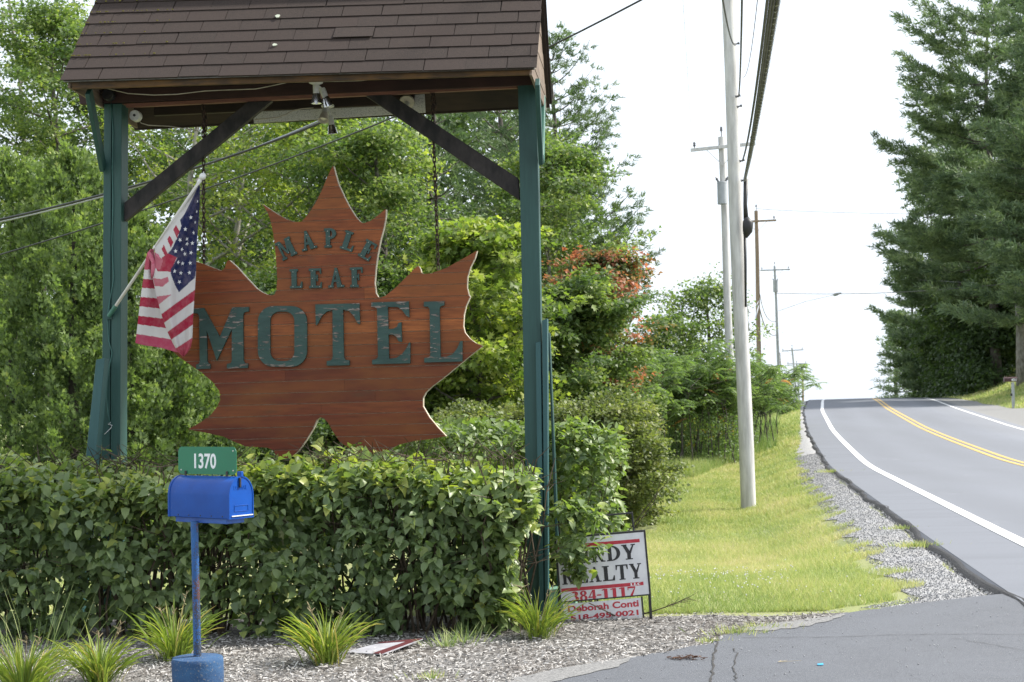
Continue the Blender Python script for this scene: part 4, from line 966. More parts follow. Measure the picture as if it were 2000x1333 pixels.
# number plate along the ridge
PLH, PLW = .148, .4572
def plate(aoff, r):
    q = []
    for (cx, cz, a0) in ((PLW / 2 - r, PLH - r, 0), (-PLW / 2 + r, PLH - r, 90), (-PLW / 2 + r, r, 180), (PLW / 2 - r, r, 270)):
        for k in range(6): t = R_(a0 + 18 * k); q.append((aoff + cx + r * math.cos(t), cz + r * math.sin(t)))
    return q
pz = .224; po = -.022
pl = MB().quadslab([mpt(a, -.002, pz + z) for a, z in plate(po, .030)], Bv * .0025).build('number_plate', M_signgreen, mbx)
dg = text2d('1370', offset=.022, e=.0006); dg = fit(dg, .172, .082)
place(MB(), dg, mpt(po - .098, -.0026, pz + .030), A, Z, -Bv).build('digits', M_signwhite, pl)
for a, z in ((-.205, .022), (.205, .126), (.205, .022)): MB().lathe([(0, .002), (.004, .0015), (.005, 0)], mpt(po + a, -.0025, pz + z), -Bv, 8).build('bolt', M_screw, pl)
for a in (-.165, .160):
    MB().quadslab([mpt(po + a - .008, -.004, pz - .012), mpt(po + a + .008, -.004, pz - .012), mpt(po + a + .008, -.004, pz + .018), mpt(po + a - .008, -.004, pz + .018)], -Bv * .004).build('plate_bracket', M_black, mbx, bevel=.001)
pt_ = P(379.5, 1022, 7.62); pt_.z = mc.z - .022
MB().tube([pt_, pt_.lerp(pf, .35), pt_.lerp(pf, .7), pf - Z * .03], [.0205, .0195, .0205, .0215], 16).build('post', M_bluepost, mbx, smooth='auto')
bc = Vector((pf.x, pf.y, 0))
mb = MB(); zt = pf.z
pr_ = [(.134, -.02), (.133, .10), (.134, .18), (.136, zt - .022), (.1345, zt - .008), (.130, zt), (.06, zt + .004), (0, zt + .006)]
mb.lathe(pr_, bc, Z, 40)
r = random.Random(2)
for v in mb.v:
    k = 1 + .012 * math.sin(v.z * 40 + v.x * 60) + r.uniform(-.008, .008); v.x = bc.x + (v.x - bc.x) * k; v.y = bc.y + (v.y - bc.y) * k
mb.build('concrete_base', M_bluecon, mbx, smooth='auto')

# ================================================================ REALTY SIGN
def Q(px, py, d=0): return P(px, py, 10.50 + d)
TR = Q(1257, 1039); TL = Q(1100, 1052.5); ex = (TR - TL).normalized(); ex = Vector((ex.x, 0, ex.z)).normalized(); ez = Vector((-ex.z, 0, ex.x)); ny = Vector((0, -1, 0))
W_, H_ = .645, .455
def rp(x, z, d=0): return TR + ex * (-x) + ez * (-z) + ny * d          # x from right edge leftwards, z downwards
rs = thing('realty_sign', 'white realty yard sign with black and red lettering, half hidden behind the green post', 'yard sign', Vector((rp(W_ / 2, 0).x, 10.50, 0)))
def rq(x0, z0, x1, z1, d, th): return MB().quadslab([rp(x0, z0, d), rp(x1, z0, d), rp(x1, z1, d), rp(x0, z1, d)], ny * -th)
rq(0, 0, W_, H_, .004, .006).build('panel', M_panelwhite, rs)
for x0, z0, x1, z1 in ((-.014, -.014, W_ + .014, 0), (-.014, H_, W_ + .014, H_ + .010), (-.014, 0, 0, H_), (W_, 0, W_ + .014, H_)): rq(x0, z0, x1, z1, .008, .02).build('frame_bar', M_black, rs, bevel=.002)
lo_ = rq(.064, H_ + .022, .635, H_ + .168, .004, .006).build('lower_panel', M_panelwhite, rs)
rq(.050, H_ + .014, .062, H_ + .172, .006, .012).build('frame_bar', M_black, rs)
MB().bar(rp(-.008, .3, -.012), Vector((Q(1272, 1206).x, 10.515, -.02)), .02, .02, up=ny).build('leg', M_black, rs, bevel=.002)
MB().bar(rp(W_ + .006, .3, -.012), Vector((Q(1272, 1206).x - .67, 10.515, -.02)), .02, .02, up=ny).build('leg', M_black, rs, bevel=.002)
for x0, z0, x1, z1 in ((.065, -.150, .078, -.012), (.61, -.150, .623, -.012), (.078, -.150, .61, -.137)): rq(x0, z0, x1, z1, -.004, .012).build('top_handle', M_black, rs, bevel=.002)
pn = [o for o in bpy.data.objects if o.name == 'panel'][0]
rq(.035, .048, .64, .073, .0052, .001).build('printed_bar', M_red, pn); rq(.035, .362, .64, .387, .0052, .001).build('printed_bar', M_red, pn)
def serif_line(s, right, base_z, h, adv, mat, par, name, t=24, th=8):
    mb = MB(); n = len(s)
    for i, ch in enumerate(reversed(s)):
        if ch == '-': wd = .62
        else: wd = 1
        w, vf = glyph_mesh(ch, .0006, t, th, 7)
        gw = adv * (.90 if ch != '-' else .5); vf = fit(vf, gw, h if ch != '-' else h * .13)
        right += gw; place(mb, vf, rp(right, base_z - (h * .38 if ch == '-' else 0), .0056), ex, ez, ny); right += adv * (.10 if ch != '-' else .12)
    return mb.build(name, mat, par)
serif_line('PURDY', .072, .192, .110, .113, M_ink, pn, 'lettering'); serif_line('REALTY', .040, .335, .110, .0995, M_ink, pn, 'lettering')
tx = glyph_mesh
mb = MB(); rgt = .058
for ch in 'CLL':
    w, vf = glyph_mesh(ch, .0003, 30, 14, 10); vf = fit(vf, .022, .019); rgt += .022; place(mb, vf, rp(rgt, .384, .0067), ex, ez, ny); rgt += .004
mb.build('lettering', M_signwhite, pn)
serif_line('384-1117', .098, .464, .074, .063, M_red, pn, 'lettering', 26, 9)
for s, w, h, right, bz in (('Deborah Conti', .52, .050, .083, H_ + .084), ('518-495-0021', .50, .040, .090, H_ + .146)):
    vf = fit(text2d(s, offset=.03, e=.0005), w, h); place(MB(), vf, rp(right + w, bz, .0050), ex, ez, ny).build('lettering', M_red, lo_)
# fallen sign lying on the mulch
fa = [G(x, y, z) for x, y, z in ((826, 1248, .06), (748, 1278, .03), (672, 1274, .025), (745, 1255, .04))]
fs = thing('fallen_sign', 'white sign panel with dark red borders lying flat on the mulch beside a daylily clump', 'sign', (fa[1] + fa[3]) / 2 * 1)
mid = [fa[0].lerp(fa[1], .5), fa[3].lerp(fa[2], .5)]
MB().quadslab([fa[0], fa[1], fa[2], fa[3]], Z * -.006).build('panel', M_oldpanel, fs)
b0, b1 = fa[0], fa[1]; c0, c1 = fa[3], fa[2]
MB().quadslab([b0.lerp(c0, .03) + Z * .003, b1.lerp(c1, .03) + Z * .003, b1.lerp(c1, .26) + Z * .003, b0.lerp(c0, .26) + Z * .003], Z * -.002).build('printed_bar', simple('dark_red_print', (.10, .022, .026), rough=.6), fs)
MB().quadslab([b0 + Z * .0035, b0.lerp(b1, .16) + Z * .0035, c0.lerp(c1, .16) + Z * .0035, c0 + Z * .0035], Z * -.002).build('printed_bar', MATS['dark_red_print'], fs)
# fallen branch in front of the realty sign
br_ = MB(); c_ = [G(x, y, z) for x, y, z in ((1150, 1178, .16), (1180, 1192, .1), (1204, 1205, .03), (1240, 1203, .03), (1270, 1196, .06), (1300, 1186, .10), (1325, 1176, .14), (1348, 1166, .19))]
c_ = [Vector((p.x * 10.6 / p.y, 10.6, p.z)) if False else p for p in c_]
br_.tube(c_, [.004, .005, .006, .006, .005, .004, .003, .002], 5)
r = random.Random(8)
for i in range(16):
    p = c_[5].lerp(c_[7], r.random()); br_.tube([p, p + Vector((r.uniform(.02, .12), r.uniform(-.05, .05), r.uniform(-.03, .05)))], [.002, .001], 3)
o = br_.build('fallen_branch', M_twig, None, smooth=False); tag(o, 'dry fallen branch lying across the foot of the realty sign', 'branch')
# cast brown debris clump and blue scrap on the driveway
r = random.Random(3); mb = MB(); c0 = G(1341, 1287, .034)
for i in range(70):
    a = r.uniform(0, 6.28); p = c0 + Vector((r.gauss(0, .045), r.gauss(0, .018), r.uniform(.0, .018))); mb.tube([p, p + Vector((math.cos(a) * .03, math.sin(a) * .03, r.uniform(-.004, .008)))], [.003, .0015], 3)
tag(mb.build('debris_clump', simple('brown_debris', (.06, .028, .015), (.12, .06, .035), 80, .9), None, fixn=False), 'small clump of brown plant debris on the driveway', 'debris')
c0 = G(1597, 1299, .036); tag(MB().quadslab([c0, c0 + Vector((.035, .004, 0)), c0 + Vector((.038, .026, .006)), c0 + Vector((.004, .03, .002))], Z * -.003).build('litter', simple('blue_litter', (.05, .35, .6), rough=.5), None), 'tiny light blue scrap of litter on the driveway', 'litter')
mb = MB(); p0 = G(1520, 1293, .038)
for a, l in ((0.1, .14), (.5, .07), (-.3, .05), (.9, .04)): mb.tube([p0, p0 + Vector((math.cos(a) * l, math.sin(a) * l, .003))], [.002, .001], 4)
tag(mb.build('twig', simple('straw_twig', (.45, .38, .26), rough=.9), None), 'thin straw coloured twig on the driveway', 'twig')
# ================================================================ UTILITY POLES AND WIRES
M_polegrey = simple('weathered_pole', (.42, .41, .40), (.62, .61, .60), 12, .85, .35, (1, 1, .12), bd=.01)
M_polebrown = simple('brown_pole', (.20, .145, .10), (.34, .26, .18), 8, .85, .3, (1, 1, .12), bd=.01)
M_trans = simple('transformer_grey', (.30, .32, .34), (.38, .40, .42), 5, .45)
M_insul = simple('insulator', (.10, .10, .11), rough=.3)
RDIR = Vector((.19, 1, 0)).normalized(); RSIDE = Vector((RDIR.y, -RDIR.x, 0))
def pole(label, px_b, px_t, py_t, D, r0, r1, mat, arm=None, trans=None, group='utility poles along the left side of the road', lamp=None):
    xb = P(px_b, 790, D).x; top = P(px_t, py_t, D); zb = gzf(xb, D) - .05
    t = thing('utility_pole', label, 'utility pole', Vector((xb, D, zb)), group)
    b0 = Vector((xb, D, zb)); n = 9; pts = [b0.lerp(top, i / (n - 1)) + Vector((.012 * math.sin(i * 1.3), 0, 0)) for i in range(n)]
    MB().tube(pts, [r0 + (r1 - r0) * i / (n - 1) for i in range(n)], 16).build('shaft', mat, t, smooth='auto')
    if arm:
        ay, wl, wr, tilt = arm; c = P(px_t, ay, D); f = (c.z - zb) / (top.z - zb); c.x = b0.lerp(top, f).x; c.y = D - r1 - .05
        a = c - RSIDE * wl; b = c + RSIDE * wr; a.z -= tilt; b.z += tilt
        MB().bar(a, b, .09, .11).build('crossarm', mat, t)
        for e_ in (a, b): MB().bar(c - Z * .65, c.lerp(e_, .5) - Z * .05, .03, .02).build('arm_brace', mat, t)
        for k in (.06, .94):
            p = a.lerp(b, k); MB().lathe([(.015, 0), (.02, .06), (.06, .10), (.035, .14), (.05, .18), (.02, .24)], p + Z * .05, Z, 8).build('insulator', M_insul, t, smooth=True)
        MB().lathe([(.015, 0), (.02, .2), (.06, .24), (.035, .28), (.05, .32), (.02, .38)], top, Z, 8).build('insulator', M_insul, t, smooth=True)
    if trans:
        px, y0, y1, r = trans; a = P(px, y1, D - .35); h = P(px, y0, D - .35).z - a.z
        tr = MB().lathe([(0, 0), (r, 0), (r, h), (r * 1.06, h), (r * 1.0, h * 1.05), (0, h * 1.08)], a, Z, 18).build('transformer', M_trans, t, smooth='auto')
        for s_ in (-1, 1): MB().lathe([(.02, 0), (.05, .05), (.03, .10), (.05, .15), (.015, .25)], a + Vector((s_ * r * .6, 0, h)), Vector((s_ * .5, 0, 1)), 8).build('bushing', M_insul, tr, smooth=True)
    if lamp:
        (x0, y0), (x1, y1) = lamp; p0 = P(x0, y0, D); p1 = P(x1, y1, D - 2); MB().tube([p0, p0.lerp(p1, .5) + Z * .15, p1], .022, 6).build('lamp_arm', M_trans, t)
        MB().lathe([(0, 0), (.12, .05), (.15, .3), (.05, .75), (0, .8)], p1, (p1 - p0).normalized(), 10).build('lamp_head', M_trans, t, smooth=True)
    return t
p1 = pole('thick weathered grey utility pole standing alone on the lawn, nearest of the row', 1457, 1414, -160, 28, .150, .115, M_polegrey)
pole('grey utility pole with crossarm and transformer just left of the nearest pole', 1430, 1409, 268, 50, .155, .11, M_polegrey, (289, 1.12, 1.15, .06), (1411, 358, 399, .17))
pole('brown utility pole rising from behind the sumac leaves', 1484, 1477, 412, 85, .15, .11, M_polebrown, (433, 1.15, 1.15, 0))
pole('slim grey pole carrying a transformer and a long street lamp arm', 1524, 1513, 520, 125, .16, .10, M_trans, (528, 1.3, 1.3, 0), (1515, 549, 571, .22), lamp=((1520, 608), (1627, 577)))
pole('small leaning grey pole at the road crest, tallest of the three farthest', 1560, 1547, 680, 165, .15, .10, M_trans, (685, 1.25, 1.25, .05))
pole('thin grey pole in the middle of the three farthest at the road crest', 1564, 1556, 711, 180, .14, .10, M_trans, (711, 1.25, 1.25, 0))
pole('short brown pole, farthest and lowest at the road crest', 1569, 1567, 725, 205, .17, .13, M_polebrown, (726, 1.2, 1.2, 0))
# hardware on the nearest pole
def hook(px, py, r=.03): MB().lathe([(0, -.05), (r, -.05), (r * .5, 0), (r, .05), (0, .05)], P(px, py, 27.8), Vector((1, 0, .3)), 8).build('hook', M_insul, p1)
for q in ((1439, 86), (1441, 188), (1444, 208), (1449, 314), (1452, 352)): hook(*q)
MB().tube([P(1457, 350, 27.85), P(1455.5, 400, 27.8), P(1457, 428, 27.8)], [.05, .04, .05], 8).build('cable_riser', M_black, p1, smooth=True)
MB().tube([P(1457.5, 425, 27.75), P(1461, 436, 27.75), P(1460, 452, 27.75), P(1456, 464, 27.8)], [.05, .11, .10, .04], 10).build('splice_case', M_black, p1, smooth=True)
MB().tube([P(1455, 460, 27.85), P(1456, 520, 27.85), P(1456.5, 600, 27.85)], [.03, .028, .02], 6).build('cable_riser', M_black, p1, smooth=True)
def wire(label, pts, r, mat=M_cable, n=28, grp=None, name='overhead_wire'):
    """quadratic through 3 points given as vectors"""
    a, m_, b = pts; q = []
    for i in range(n + 1):
        t = i / n; q.append(a * ((1 - t) * (1 - 2 * t)) + m_ * (4 * t * (1 - t)) + b * (t * (2 * t - 1)))
    o = MB().tube(q, r, 6).build(name, mat, None, smooth=True, fixn=False); return tag(o, label, 'overhead wire', grp), q
def bundle(label, pa_, near, zfar, r, grp=None, name='overhead_cable'):
    a = P(*pa_, 27.85); m_ = P(*near, 13.0); d = (m_ - a) / (27.85 - 13.0)
    b = a + d * (27.85 + 9); b.z = zfar
    # parameter: fit quadratic in depth
    ys_ = np.array([a.y, m_.y, b.y]); zs = np.array([a.z, m_.z, b.z]); co = np.polyfit(ys_, zs, 2)
    q = []
    for i in range(60):
        y = a.y + (b.y - a.y) * i / 59; k = (a.y - y) / (a.y - m_.y); q.append(Vector((a.x + (m_.x - a.x) * k, y, float(np.polyval(co, y)))))
    o = MB().tube(q, r, 7).build(name, M_cable_grey, None, smooth=True, fixn=False); tag(o, label, 'overhead cable', grp); return q
M_cable_grey = simple('grey_jacket_cable', (.05, .05, .05), (.10, .10, .095), 10, .6)
bundle('left thick cable of the bundle running overhead to the nearest pole', (1450, 315), (1499, 0), 6.8, .016)
q2 = bundle('second thick cable of the overhead bundle, just right of its left edge', (1453, 352), (1506, 0), 6.2, .017)
q3 = bundle('third thick cable of the overhead bundle, dark and close to the wrapped one', (1453.5, 353), (1512, 0), 6.15, .018)
q4 = bundle('rightmost cable of the overhead bundle, wrapped in thin pale lashing wire', (1454, 354), (1519.5, 0), 6.1, .022)
hx = []; rr_ = .032; tl = 0
for i in range(len(q4) - 1):
    for k in range(14):
        t = k / 14; p = q4[i].lerp(q4[i + 1], t); a = (i * 14 + k) * 1.25; hx.append(p + Vector((math.cos(a) * rr_, 0, math.sin(a) * rr_)))
tag(MB().tube(hx, .003, 3, False).build('lashing_wire', M_white_metal, None, fixn=False), 'thin pale lashing wire coiled round the rightmost overhead cable', 'wire')
bundle('dark twisted cable ending left of the bundle on the nearest pole', (1437, 86), (1378, -250), 10.5, .013)
bundle('straight grey cable meeting the nearest pole above the bundle', (1442, 190), (1451, -120), 8.4, .013)
bundle('thin cable curving in beside the straight grey one', (1450, 150), (1490, -110), 8.2, .005)
# service wires behind the shelter
def W3(px, py, D): return P(px, py, D)
wire('upper black cable sloping up to the right behind the sign shelter', [W3(-200, 470, 17), W3(300, 353, 15.5), W3(740, 190, 14)], .013)
wire('thin companion cable just under the upper black line behind the shelter', [W3(-200, 474, 17.05), W3(300, 356, 15.55), W3(740, 180, 14)], .008, M_trans)
wire('black wire passing behind the leaf sign and out past the roof at upper right', [W3(-220, 560, 18), W3(560, 312, 15), W3(1380, -70, 11)], .0085)
for lab, pts, r in (
    ('lower slack cable looping from the nearest pole to the brown pole', (W3(1457, 595, 30), W3(1468, 642, 60), W3(1482, 596, 84.6)), .035),
    ('upper slack cable looping from the nearest pole to the brown pole', (W3(1457, 585, 30), W3(1468, 610, 60), W3(1482, 588, 84.6)), .022),
    ('slack dark cable looping from the brown pole to the pole with the street lamp', (W3(1484, 605, 85), W3(1500, 648, 105), W3(1516, 655, 124.6)), .035),
    ('slack thin cable between the brown pole and the pole with the street lamp', (W3(1484, 575, 85), W3(1498, 620, 105), W3(1515, 628, 124.6)), .025),
    ('slack cable running down from the street lamp pole to the far leaning pole', (W3(1523, 690, 125), W3(1533, 740, 145), W3(1553, 750, 164.6)), .04),
    ('long thin wire crossing the road from the brown pole to the dark pines', (W3(1478, 408, 85), W3(1700, 417, 84), W3(2080, 421, 82)), .012),
    ('bright thick wire crossing the road to the lower part of the dark pines', (W3(1516, 573, 125), W3(1760, 571, 100), W3(2080, 540, 80)), .025),
    ('faint wire crossing high from the street lamp pole to the pine branches', (W3(1514, 526, 125), W3(1760, 545, 105), W3(2080, 560, 90)), .010),
    ('faint wire from the crossarm pole going up past the left of the nearest pole', (W3(1351, 284, 50), W3(1345, 180, 35), W3(1330, -60, 24)), .004)):
    wire(lab, pts, r, M_trans if 'faint' in lab or 'looping from the nearest' in lab else M_cable)

# ================================================================ THINGS BY THE FAR BANK
D = 68; bx = P(1979, 780, D).x; bz = P(1979, 780, D).z
t = thing('roadside_mailbox', 'small dark mailbox with pale digits on a grey post on the far grassy bank', 'mailbox', Vector((bx, D, gzf(bx, D))))
MB().bar((bx, D, gzf(bx, D) - .1), P(1978, 747, D), .11, .11, up=(0, 1, 0)).build('post', M_trans, t)
mz = P(1978, 746, D).z; L = .44
q = [Vector((bx - .42, D + .09 * math.cos(a), mz + .14 + .09 * math.sin(a))) for a in [math.pi * k / 8 for k in range(9)]] + [Vector((bx - .42, D - .09, mz)), Vector((bx - .42, D + .09, mz))]
MB().quadslab(q, Vector((.62, 0, 0))).build('body', simple('dark_maroon_metal', (.05, .016, .02), rough=.4), t)
vf = fit(text2d('451', offset=.03, e=.002), .24, .12); place(MB(), vf, Vector((bx - .10, D - .093, mz + .03)), Vector((1, 0, 0)), Z, Vector((0, -1, 0))).build('digits', M_signwhite, t)
MB().box((bx - .10, D - .02, mz - .62), .07, .1, .12).build('paper_hook', M_black, t)
D = 99; c0 = P(1866, 774, D); c0.z = gzf(c0.x, D)
zt = P(1866, 754, D).z
t = thing('garden_ornament', 'small white ornament standing in the grass below the dark trees at the road crest', 'ornament', c0)
MB().lathe([(.20, 0), (.20, .10), (.12, .16), (.10, .32), (.15, .40), (.15, .42)], c0, Z, 12).build('plinth', M_whiteplastic, t, smooth='auto')
MB().lathe([(.08, .42), (.12, .5), (.09, .62), (.11, .74), (.05, .82), (.07, .88), (.06, .96), (0, 1.0)], c0, Z, 12).build('figure', M_white_metal, t, smooth='auto')
MB().box(c0 + Vector((-.35, 0, .12)), .5, .12, .05, Matrix.Rotation(-.25, 3, 'Y')).build('slab', M_whiteplastic, t)

# ================================================================ VEGETATION
TL = [(-.5, .35, .08), (.5, .3, .08), (.05, 1, -.02)]; NF = [(0, 1, 2)]
def rand_unit(n): return unit(rng.normal(0, 1, (n, 3)))

def leaves_at(cent, rad, per, L, W, flat=.6, droop=.3, out_from=None, updir=.35):
    """leaf frames in ellipsoid clumps. cent (K,3), rad (K,)"""
    K = len(cent); n = K * per; idx = np.repeat(np.arange(K), per)
    d = rand_unit(n); rr = rng.random(n) ** .45
    pos = cent[idx] + d * (rad[idx] * rr)[:, None] * np.array([1, 1, flat])
    dirv = d * .6 + rng.normal(0, .5, (n, 3)); dirv[:, 2] -= droop
    if out_from is not None: dirv += .5 * unit((pos - out_from) * np.array([1, 1, 0]))
    nrm = rng.normal(0, .45, (n, 3)); nrm[:, 2] += .7; nrm += .45 * d
    s, dv, nv = frames(dirv, nrm)
    sc_ = rng.uniform(.7, 1.25, n)
    return pos, s * (W * sc_)[:, None], dv * (L * sc_)[:, None], nv * (L * sc_)[:, None], idx, d

def tree(label, cat, x, y, h, r, seed, per=170, leaf=.10, mat=None, bark=None, cb=.25, nlimb=16, clump=.62, top=1.0, name='maple_tree', group=None, tr=.16, lean=(0, 0), tmpl=(RH, RHF), shape='round', ztop=None, tvar=.30, flat=.55, sub=4, facing=None, base_z=None):
    global rng
    rng = np.random.default_rng(seed); z0 = gzf(x, y) if base_z is None else base_z
    t = thing(name, label, cat, Vector((x, y, z0)), group)
    b = np.array([x, y, z0 - .1]); tp = b + np.array([lean[0], lean[1], h * .93])
    mb = MB(); n = 9; tk = [b + (tp - b) * i / (n - 1) + np.array([math.sin(i * 1.1 + seed) * .10, math.cos(i * .9 + seed) * .10, 0]) * (h / 8) * (i > 0) for i in range(n)]
    mb.tube([Vector(p) for p in tk], [tr * (1 - .85 * i / (n - 1)) for i in range(n)], 8)
    cents = []; rads = []; tints = []
    for i in range(nlimb):
        f = cb + (1 - cb) * ((i + .5) / nlimb) ** .85; f = min(f, .98); p0 = b + (tp - b) * f * .97
        k = f * (n - 1); i0 = int(k); p0 = tk[min(i0, n - 1)] + (tk[min(i0 + 1, n - 1)] - tk[min(i0, n - 1)]) * (k - i0)
        az = i * 2.4 + rng.normal(0, .35)
        q = (f - cb) / (1 - cb)
        if shape == 'round': rl = r * (math.sin(min(1, q * .86 + .17) * math.pi) ** .6) * rng.uniform(.55, 1.3)
        elif shape == 'column': rl = r * (1 - q ** 3 * .8) * rng.uniform(.75, 1.1)
        else: rl = r * (1 - q * .9) * rng.uniform(.75, 1.15)
        up = rng.uniform(.25, .65) + q * .35
        e = p0 + np.array([math.cos(az) * rl, math.sin(az) * rl, rl * up])
        mid = p0 + (e - p0) * .5 + np.array([0, 0, -.06 * rl]); r0 = tr * (1 - .85 * f) * .55
        mb.tube([Vector(p0), Vector(mid), Vector(e)], [r0, r0 * .6, r0 * .2], 5, False)
        for s_ in range(sub * 3):
            g = .12 + .88 * (s_ + rng.random()) / (sub * 3); pb = p0 + (e - p0) * g
            sd_ = rng.normal(0, 1, 3) * np.array([1, 1, .40]) + np.array([math.cos(az), math.sin(az), .12]) * .8; sd_ = sd_ / np.linalg.norm(sd_)
            ln = clump * rng.uniform(.5, 1.9) * (1.25 - .5 * g); pe = pb + sd_ * ln
            if s_ % 2 == 0: mb.tube([Vector(pb), Vector(pe)], [max(r0 * .3, .006), .004], 4, False)
            cents.append(pb); rads.append(pe); tints.append(rng.random())
    mb.build('trunk', bark or M_bark, t, smooth=True, fixn=False)
    PB = np.array(cents); PE = np.array(rads); tints = np.array(tints); K = len(PB); pr_ = int(per * .62)
    idx = np.repeat(np.arange(K), pr_); N = len(idx); g = rng.random(N) ** .7
    sg_ = clump * (.42 - .14 * g)
    pos = PB[idx] + (PE - PB)[idx] * g[:, None] * 1.1 + rng.normal(0, 1, (N, 3)) * sg_[:, None] * np.array([1, 1, flat * .62])
    pos[:, 2] -= .10 * clump * rng.random(N)
    dv = unit((PE - PB)[idx]) * .8 + rng.normal(0, .6, (N, 3)); dv[:, 2] -= .30
    nr = rng.normal(0, .42, (N, 3)); nr[:, 2] += 1.0
    s, dv, nv = frames(dv, nr); L = leaf * rng.uniform(.65, 1.3, N)
    tint = np.clip(.5 + (tints[idx] - .5) * tvar * 2 + rng.normal(0, .14, N), 0, 1)
    if tmpl[0] is RH and y > 28: tmpl = (TL, NF); L = L * 1.08
    cloud('crown', tmpl[0], tmpl[1], pos, s * (L * .8)[:, None], dv * L[:, None], nv * L[:, None], tint, mat or LM_maple, t)
    return t

def px_to_x(px, D): return P(px, 790, D).x
def ht(px, py, D): return P(px, py, D).z - gzf(px_to_x(px, D), D)

# ---- far wood mass behind everything on the left
def woodmass():
    global rng
    rng = np.random.default_rng(55); K = 420
    u_ = rng.random(K); yd = rng.uniform(50, 58, K); px = -150 + u_ * 1330
    cx = (px - 1000) / FPX * yd
    topz = np.interp(px, [-150, 60, 130, 260, 420, 520, 700, 900, 1050, 1120, 1180], [6.5, 9, 13.0, 12.8, 12.0, 12.4, 13, 14, 13.5, 11, 6])
    cz = -.6 + rng.random(K) ** .8 * (topz + .3)
    c = np.stack([cx, yd, cz], -1); rads = rng.uniform(.8, 1.7, K)
    pos, ax, ay, az_, idx, d = leaves_at(c, rads, 190, .30, .24, flat=.7)
    tn = rng.random(K); cloud('distant_wood', TL, NF, pos, ax, ay, az_, np.clip(.35 + (tn[idx] - .5) * .5 + rng.normal(0, .12, len(pos)), 0, 1), LM_darkm)
woodmass()
# ---- arborvitae screen on the left
def thuja(label, px, D, h, r, seed, n=34000):
    global rng
    rng = np.random.default_rng(seed); x = px_to_x(px, D); z0 = gzf(x, D); t = thing('arborvitae', label, 'evergreen', Vector((x, D, z0)), 'arborvitae screen on the left')
    MB().tube([(x, D, z0 - .1), (x, D, z0 + h * .5), (x, D, z0 + h * .92)], [.12, .08, .02], 8).build('trunk', M_darkbark, t)
    K = n // 30
    z = rng.random(K) ** .85 * h; th = rng.uniform(0, 2 * np.pi, K); kp = (np.sin(th) < .35) | (rng.random(K) < .25); z = z[kp]; th = th[kp]; K = len(z)
    rr = r * np.clip(1 - (z / h) ** 2.4, 0, 1) ** .8 * (.82 + .18 * np.clip(z / (h * .25), 0, 1))
    dep = rng.random(K) ** 1.6 * .5 * np.clip(rr / r, .2, 1)
    rad = np.maximum(rr - dep + rng.normal(0, .07, K) + .13 * np.sin(th * 11 + np.sin(z * 1.3 + seed) * 1.5) + .05 * np.sin(z * 3.1 + th * 4), .02)
    cp = np.stack([x + rad * np.cos(th), D + rad * np.sin(th), z0 + z], -1); o_ = np.stack([np.cos(th), np.sin(th), 0 * th], -1)
    axs = unit(o_ * .40 + np.array([0, 0, 1.2]) + rng.normal(0, .28, (K, 3))); pl_ = rng.uniform(.18, .42, K); ct = rng.random(K)
    side_ = unit(np.cross(axs, o_ + rng.normal(0, .5, (K, 3))))
    idx = np.repeat(np.arange(K), 31); N = len(idx); g = rng.random(N) ** .8; w_ = rng.normal(0, 1, N) * (.075 * (1.15 - g))
    pos = cp[idx] + axs[idx] * (pl_[idx] * g)[:, None] + side_[idx] * w_[:, None] + o_[idx] * (rng.normal(0, .03, N) + .05 * g)[:, None]
    dirv = axs[idx] + side_[idx] * (np.sign(w_) * .7)[:, None] + rng.normal(0, .28, (N, 3))
    nrm = np.cross(axs[idx], side_[idx]) + rng.normal(0, .5, (N, 3)) + o_[idx] * .3
    s, dv, nv = frames(dirv, nrm); L = rng.uniform(.042, .082, N)
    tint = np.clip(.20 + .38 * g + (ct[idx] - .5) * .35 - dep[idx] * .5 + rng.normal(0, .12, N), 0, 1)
    T = [(0, 0, 0), (.5, .62, .05), (.14, .5, 0), (0, 1, -.04), (-.14, .5, 0), (-.5, .62, .05)]
    F = [(0, 1, 2), (0, 2, 4), (0, 4, 5), (2, 3, 4)]
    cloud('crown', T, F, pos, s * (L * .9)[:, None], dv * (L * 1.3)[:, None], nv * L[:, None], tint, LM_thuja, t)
thuja('bright green arborvitae at the left edge of the photo', 25, 20.5, ht(25, 335, 20.5), 1.15, 1)
thuja('arborvitae just left of the left green post, tallest tips', 145, 20.0, ht(145, 328, 20), 1.15, 2)
thuja('arborvitae directly behind the left green post', 255, 20.3, ht(262, 440, 20.3), 1.05, 3)
thuja('lowest darker arborvitae at the right end of the screen, below the flag', 345, 21.0, ht(345, 655, 21), .95, 4, 26000)
thuja('shadowed arborvitae filling the gap behind the two left ones', 85, 22.0, ht(85, 380, 22), 1.0, 5, 22000)

# ---- broadleaf trees left and centre
TG = 'trees growing behind the sign shelter'
def T_(label, cat, px, py, D, r, seed, **k):
    return tree(label, cat, px_to_x(px, D), D, ht(px, py, D), r, seed, group=TG, **k)
T_('tall airy tree at the top left corner with sky between its leaves', 'tree', 30, -190, 40, 3.0, 21, mat=LM_darkm, bark=M_palebark, cb=.25, per=48, nlimb=22, clump=.75, leaf=.11, name='airy_tree')
T_('maple with yellowish tips rising left of the shingled roof', 'maple tree', 120, -60, 33, 2.6, 22, mat=LM_maple, cb=.2, per=190, nlimb=26, clump=.6)
T_('dark broad tree between the arborvitae tops and the left post', 'tree', 215, 60, 36, 2.9, 23, mat=LM_darkm, cb=.15, per=200, nlimb=26, clump=.65, name='broadleaf_tree')
T_('pale limbed maple with yellow-green leaves seen behind the left dark brace', 'maple tree', 385, 60, 31, 2.9, 24, mat=LM_yel, bark=M_palebark, cb=.30, per=62, nlimb=20, clump=.58, tr=.17, tvar=.45)
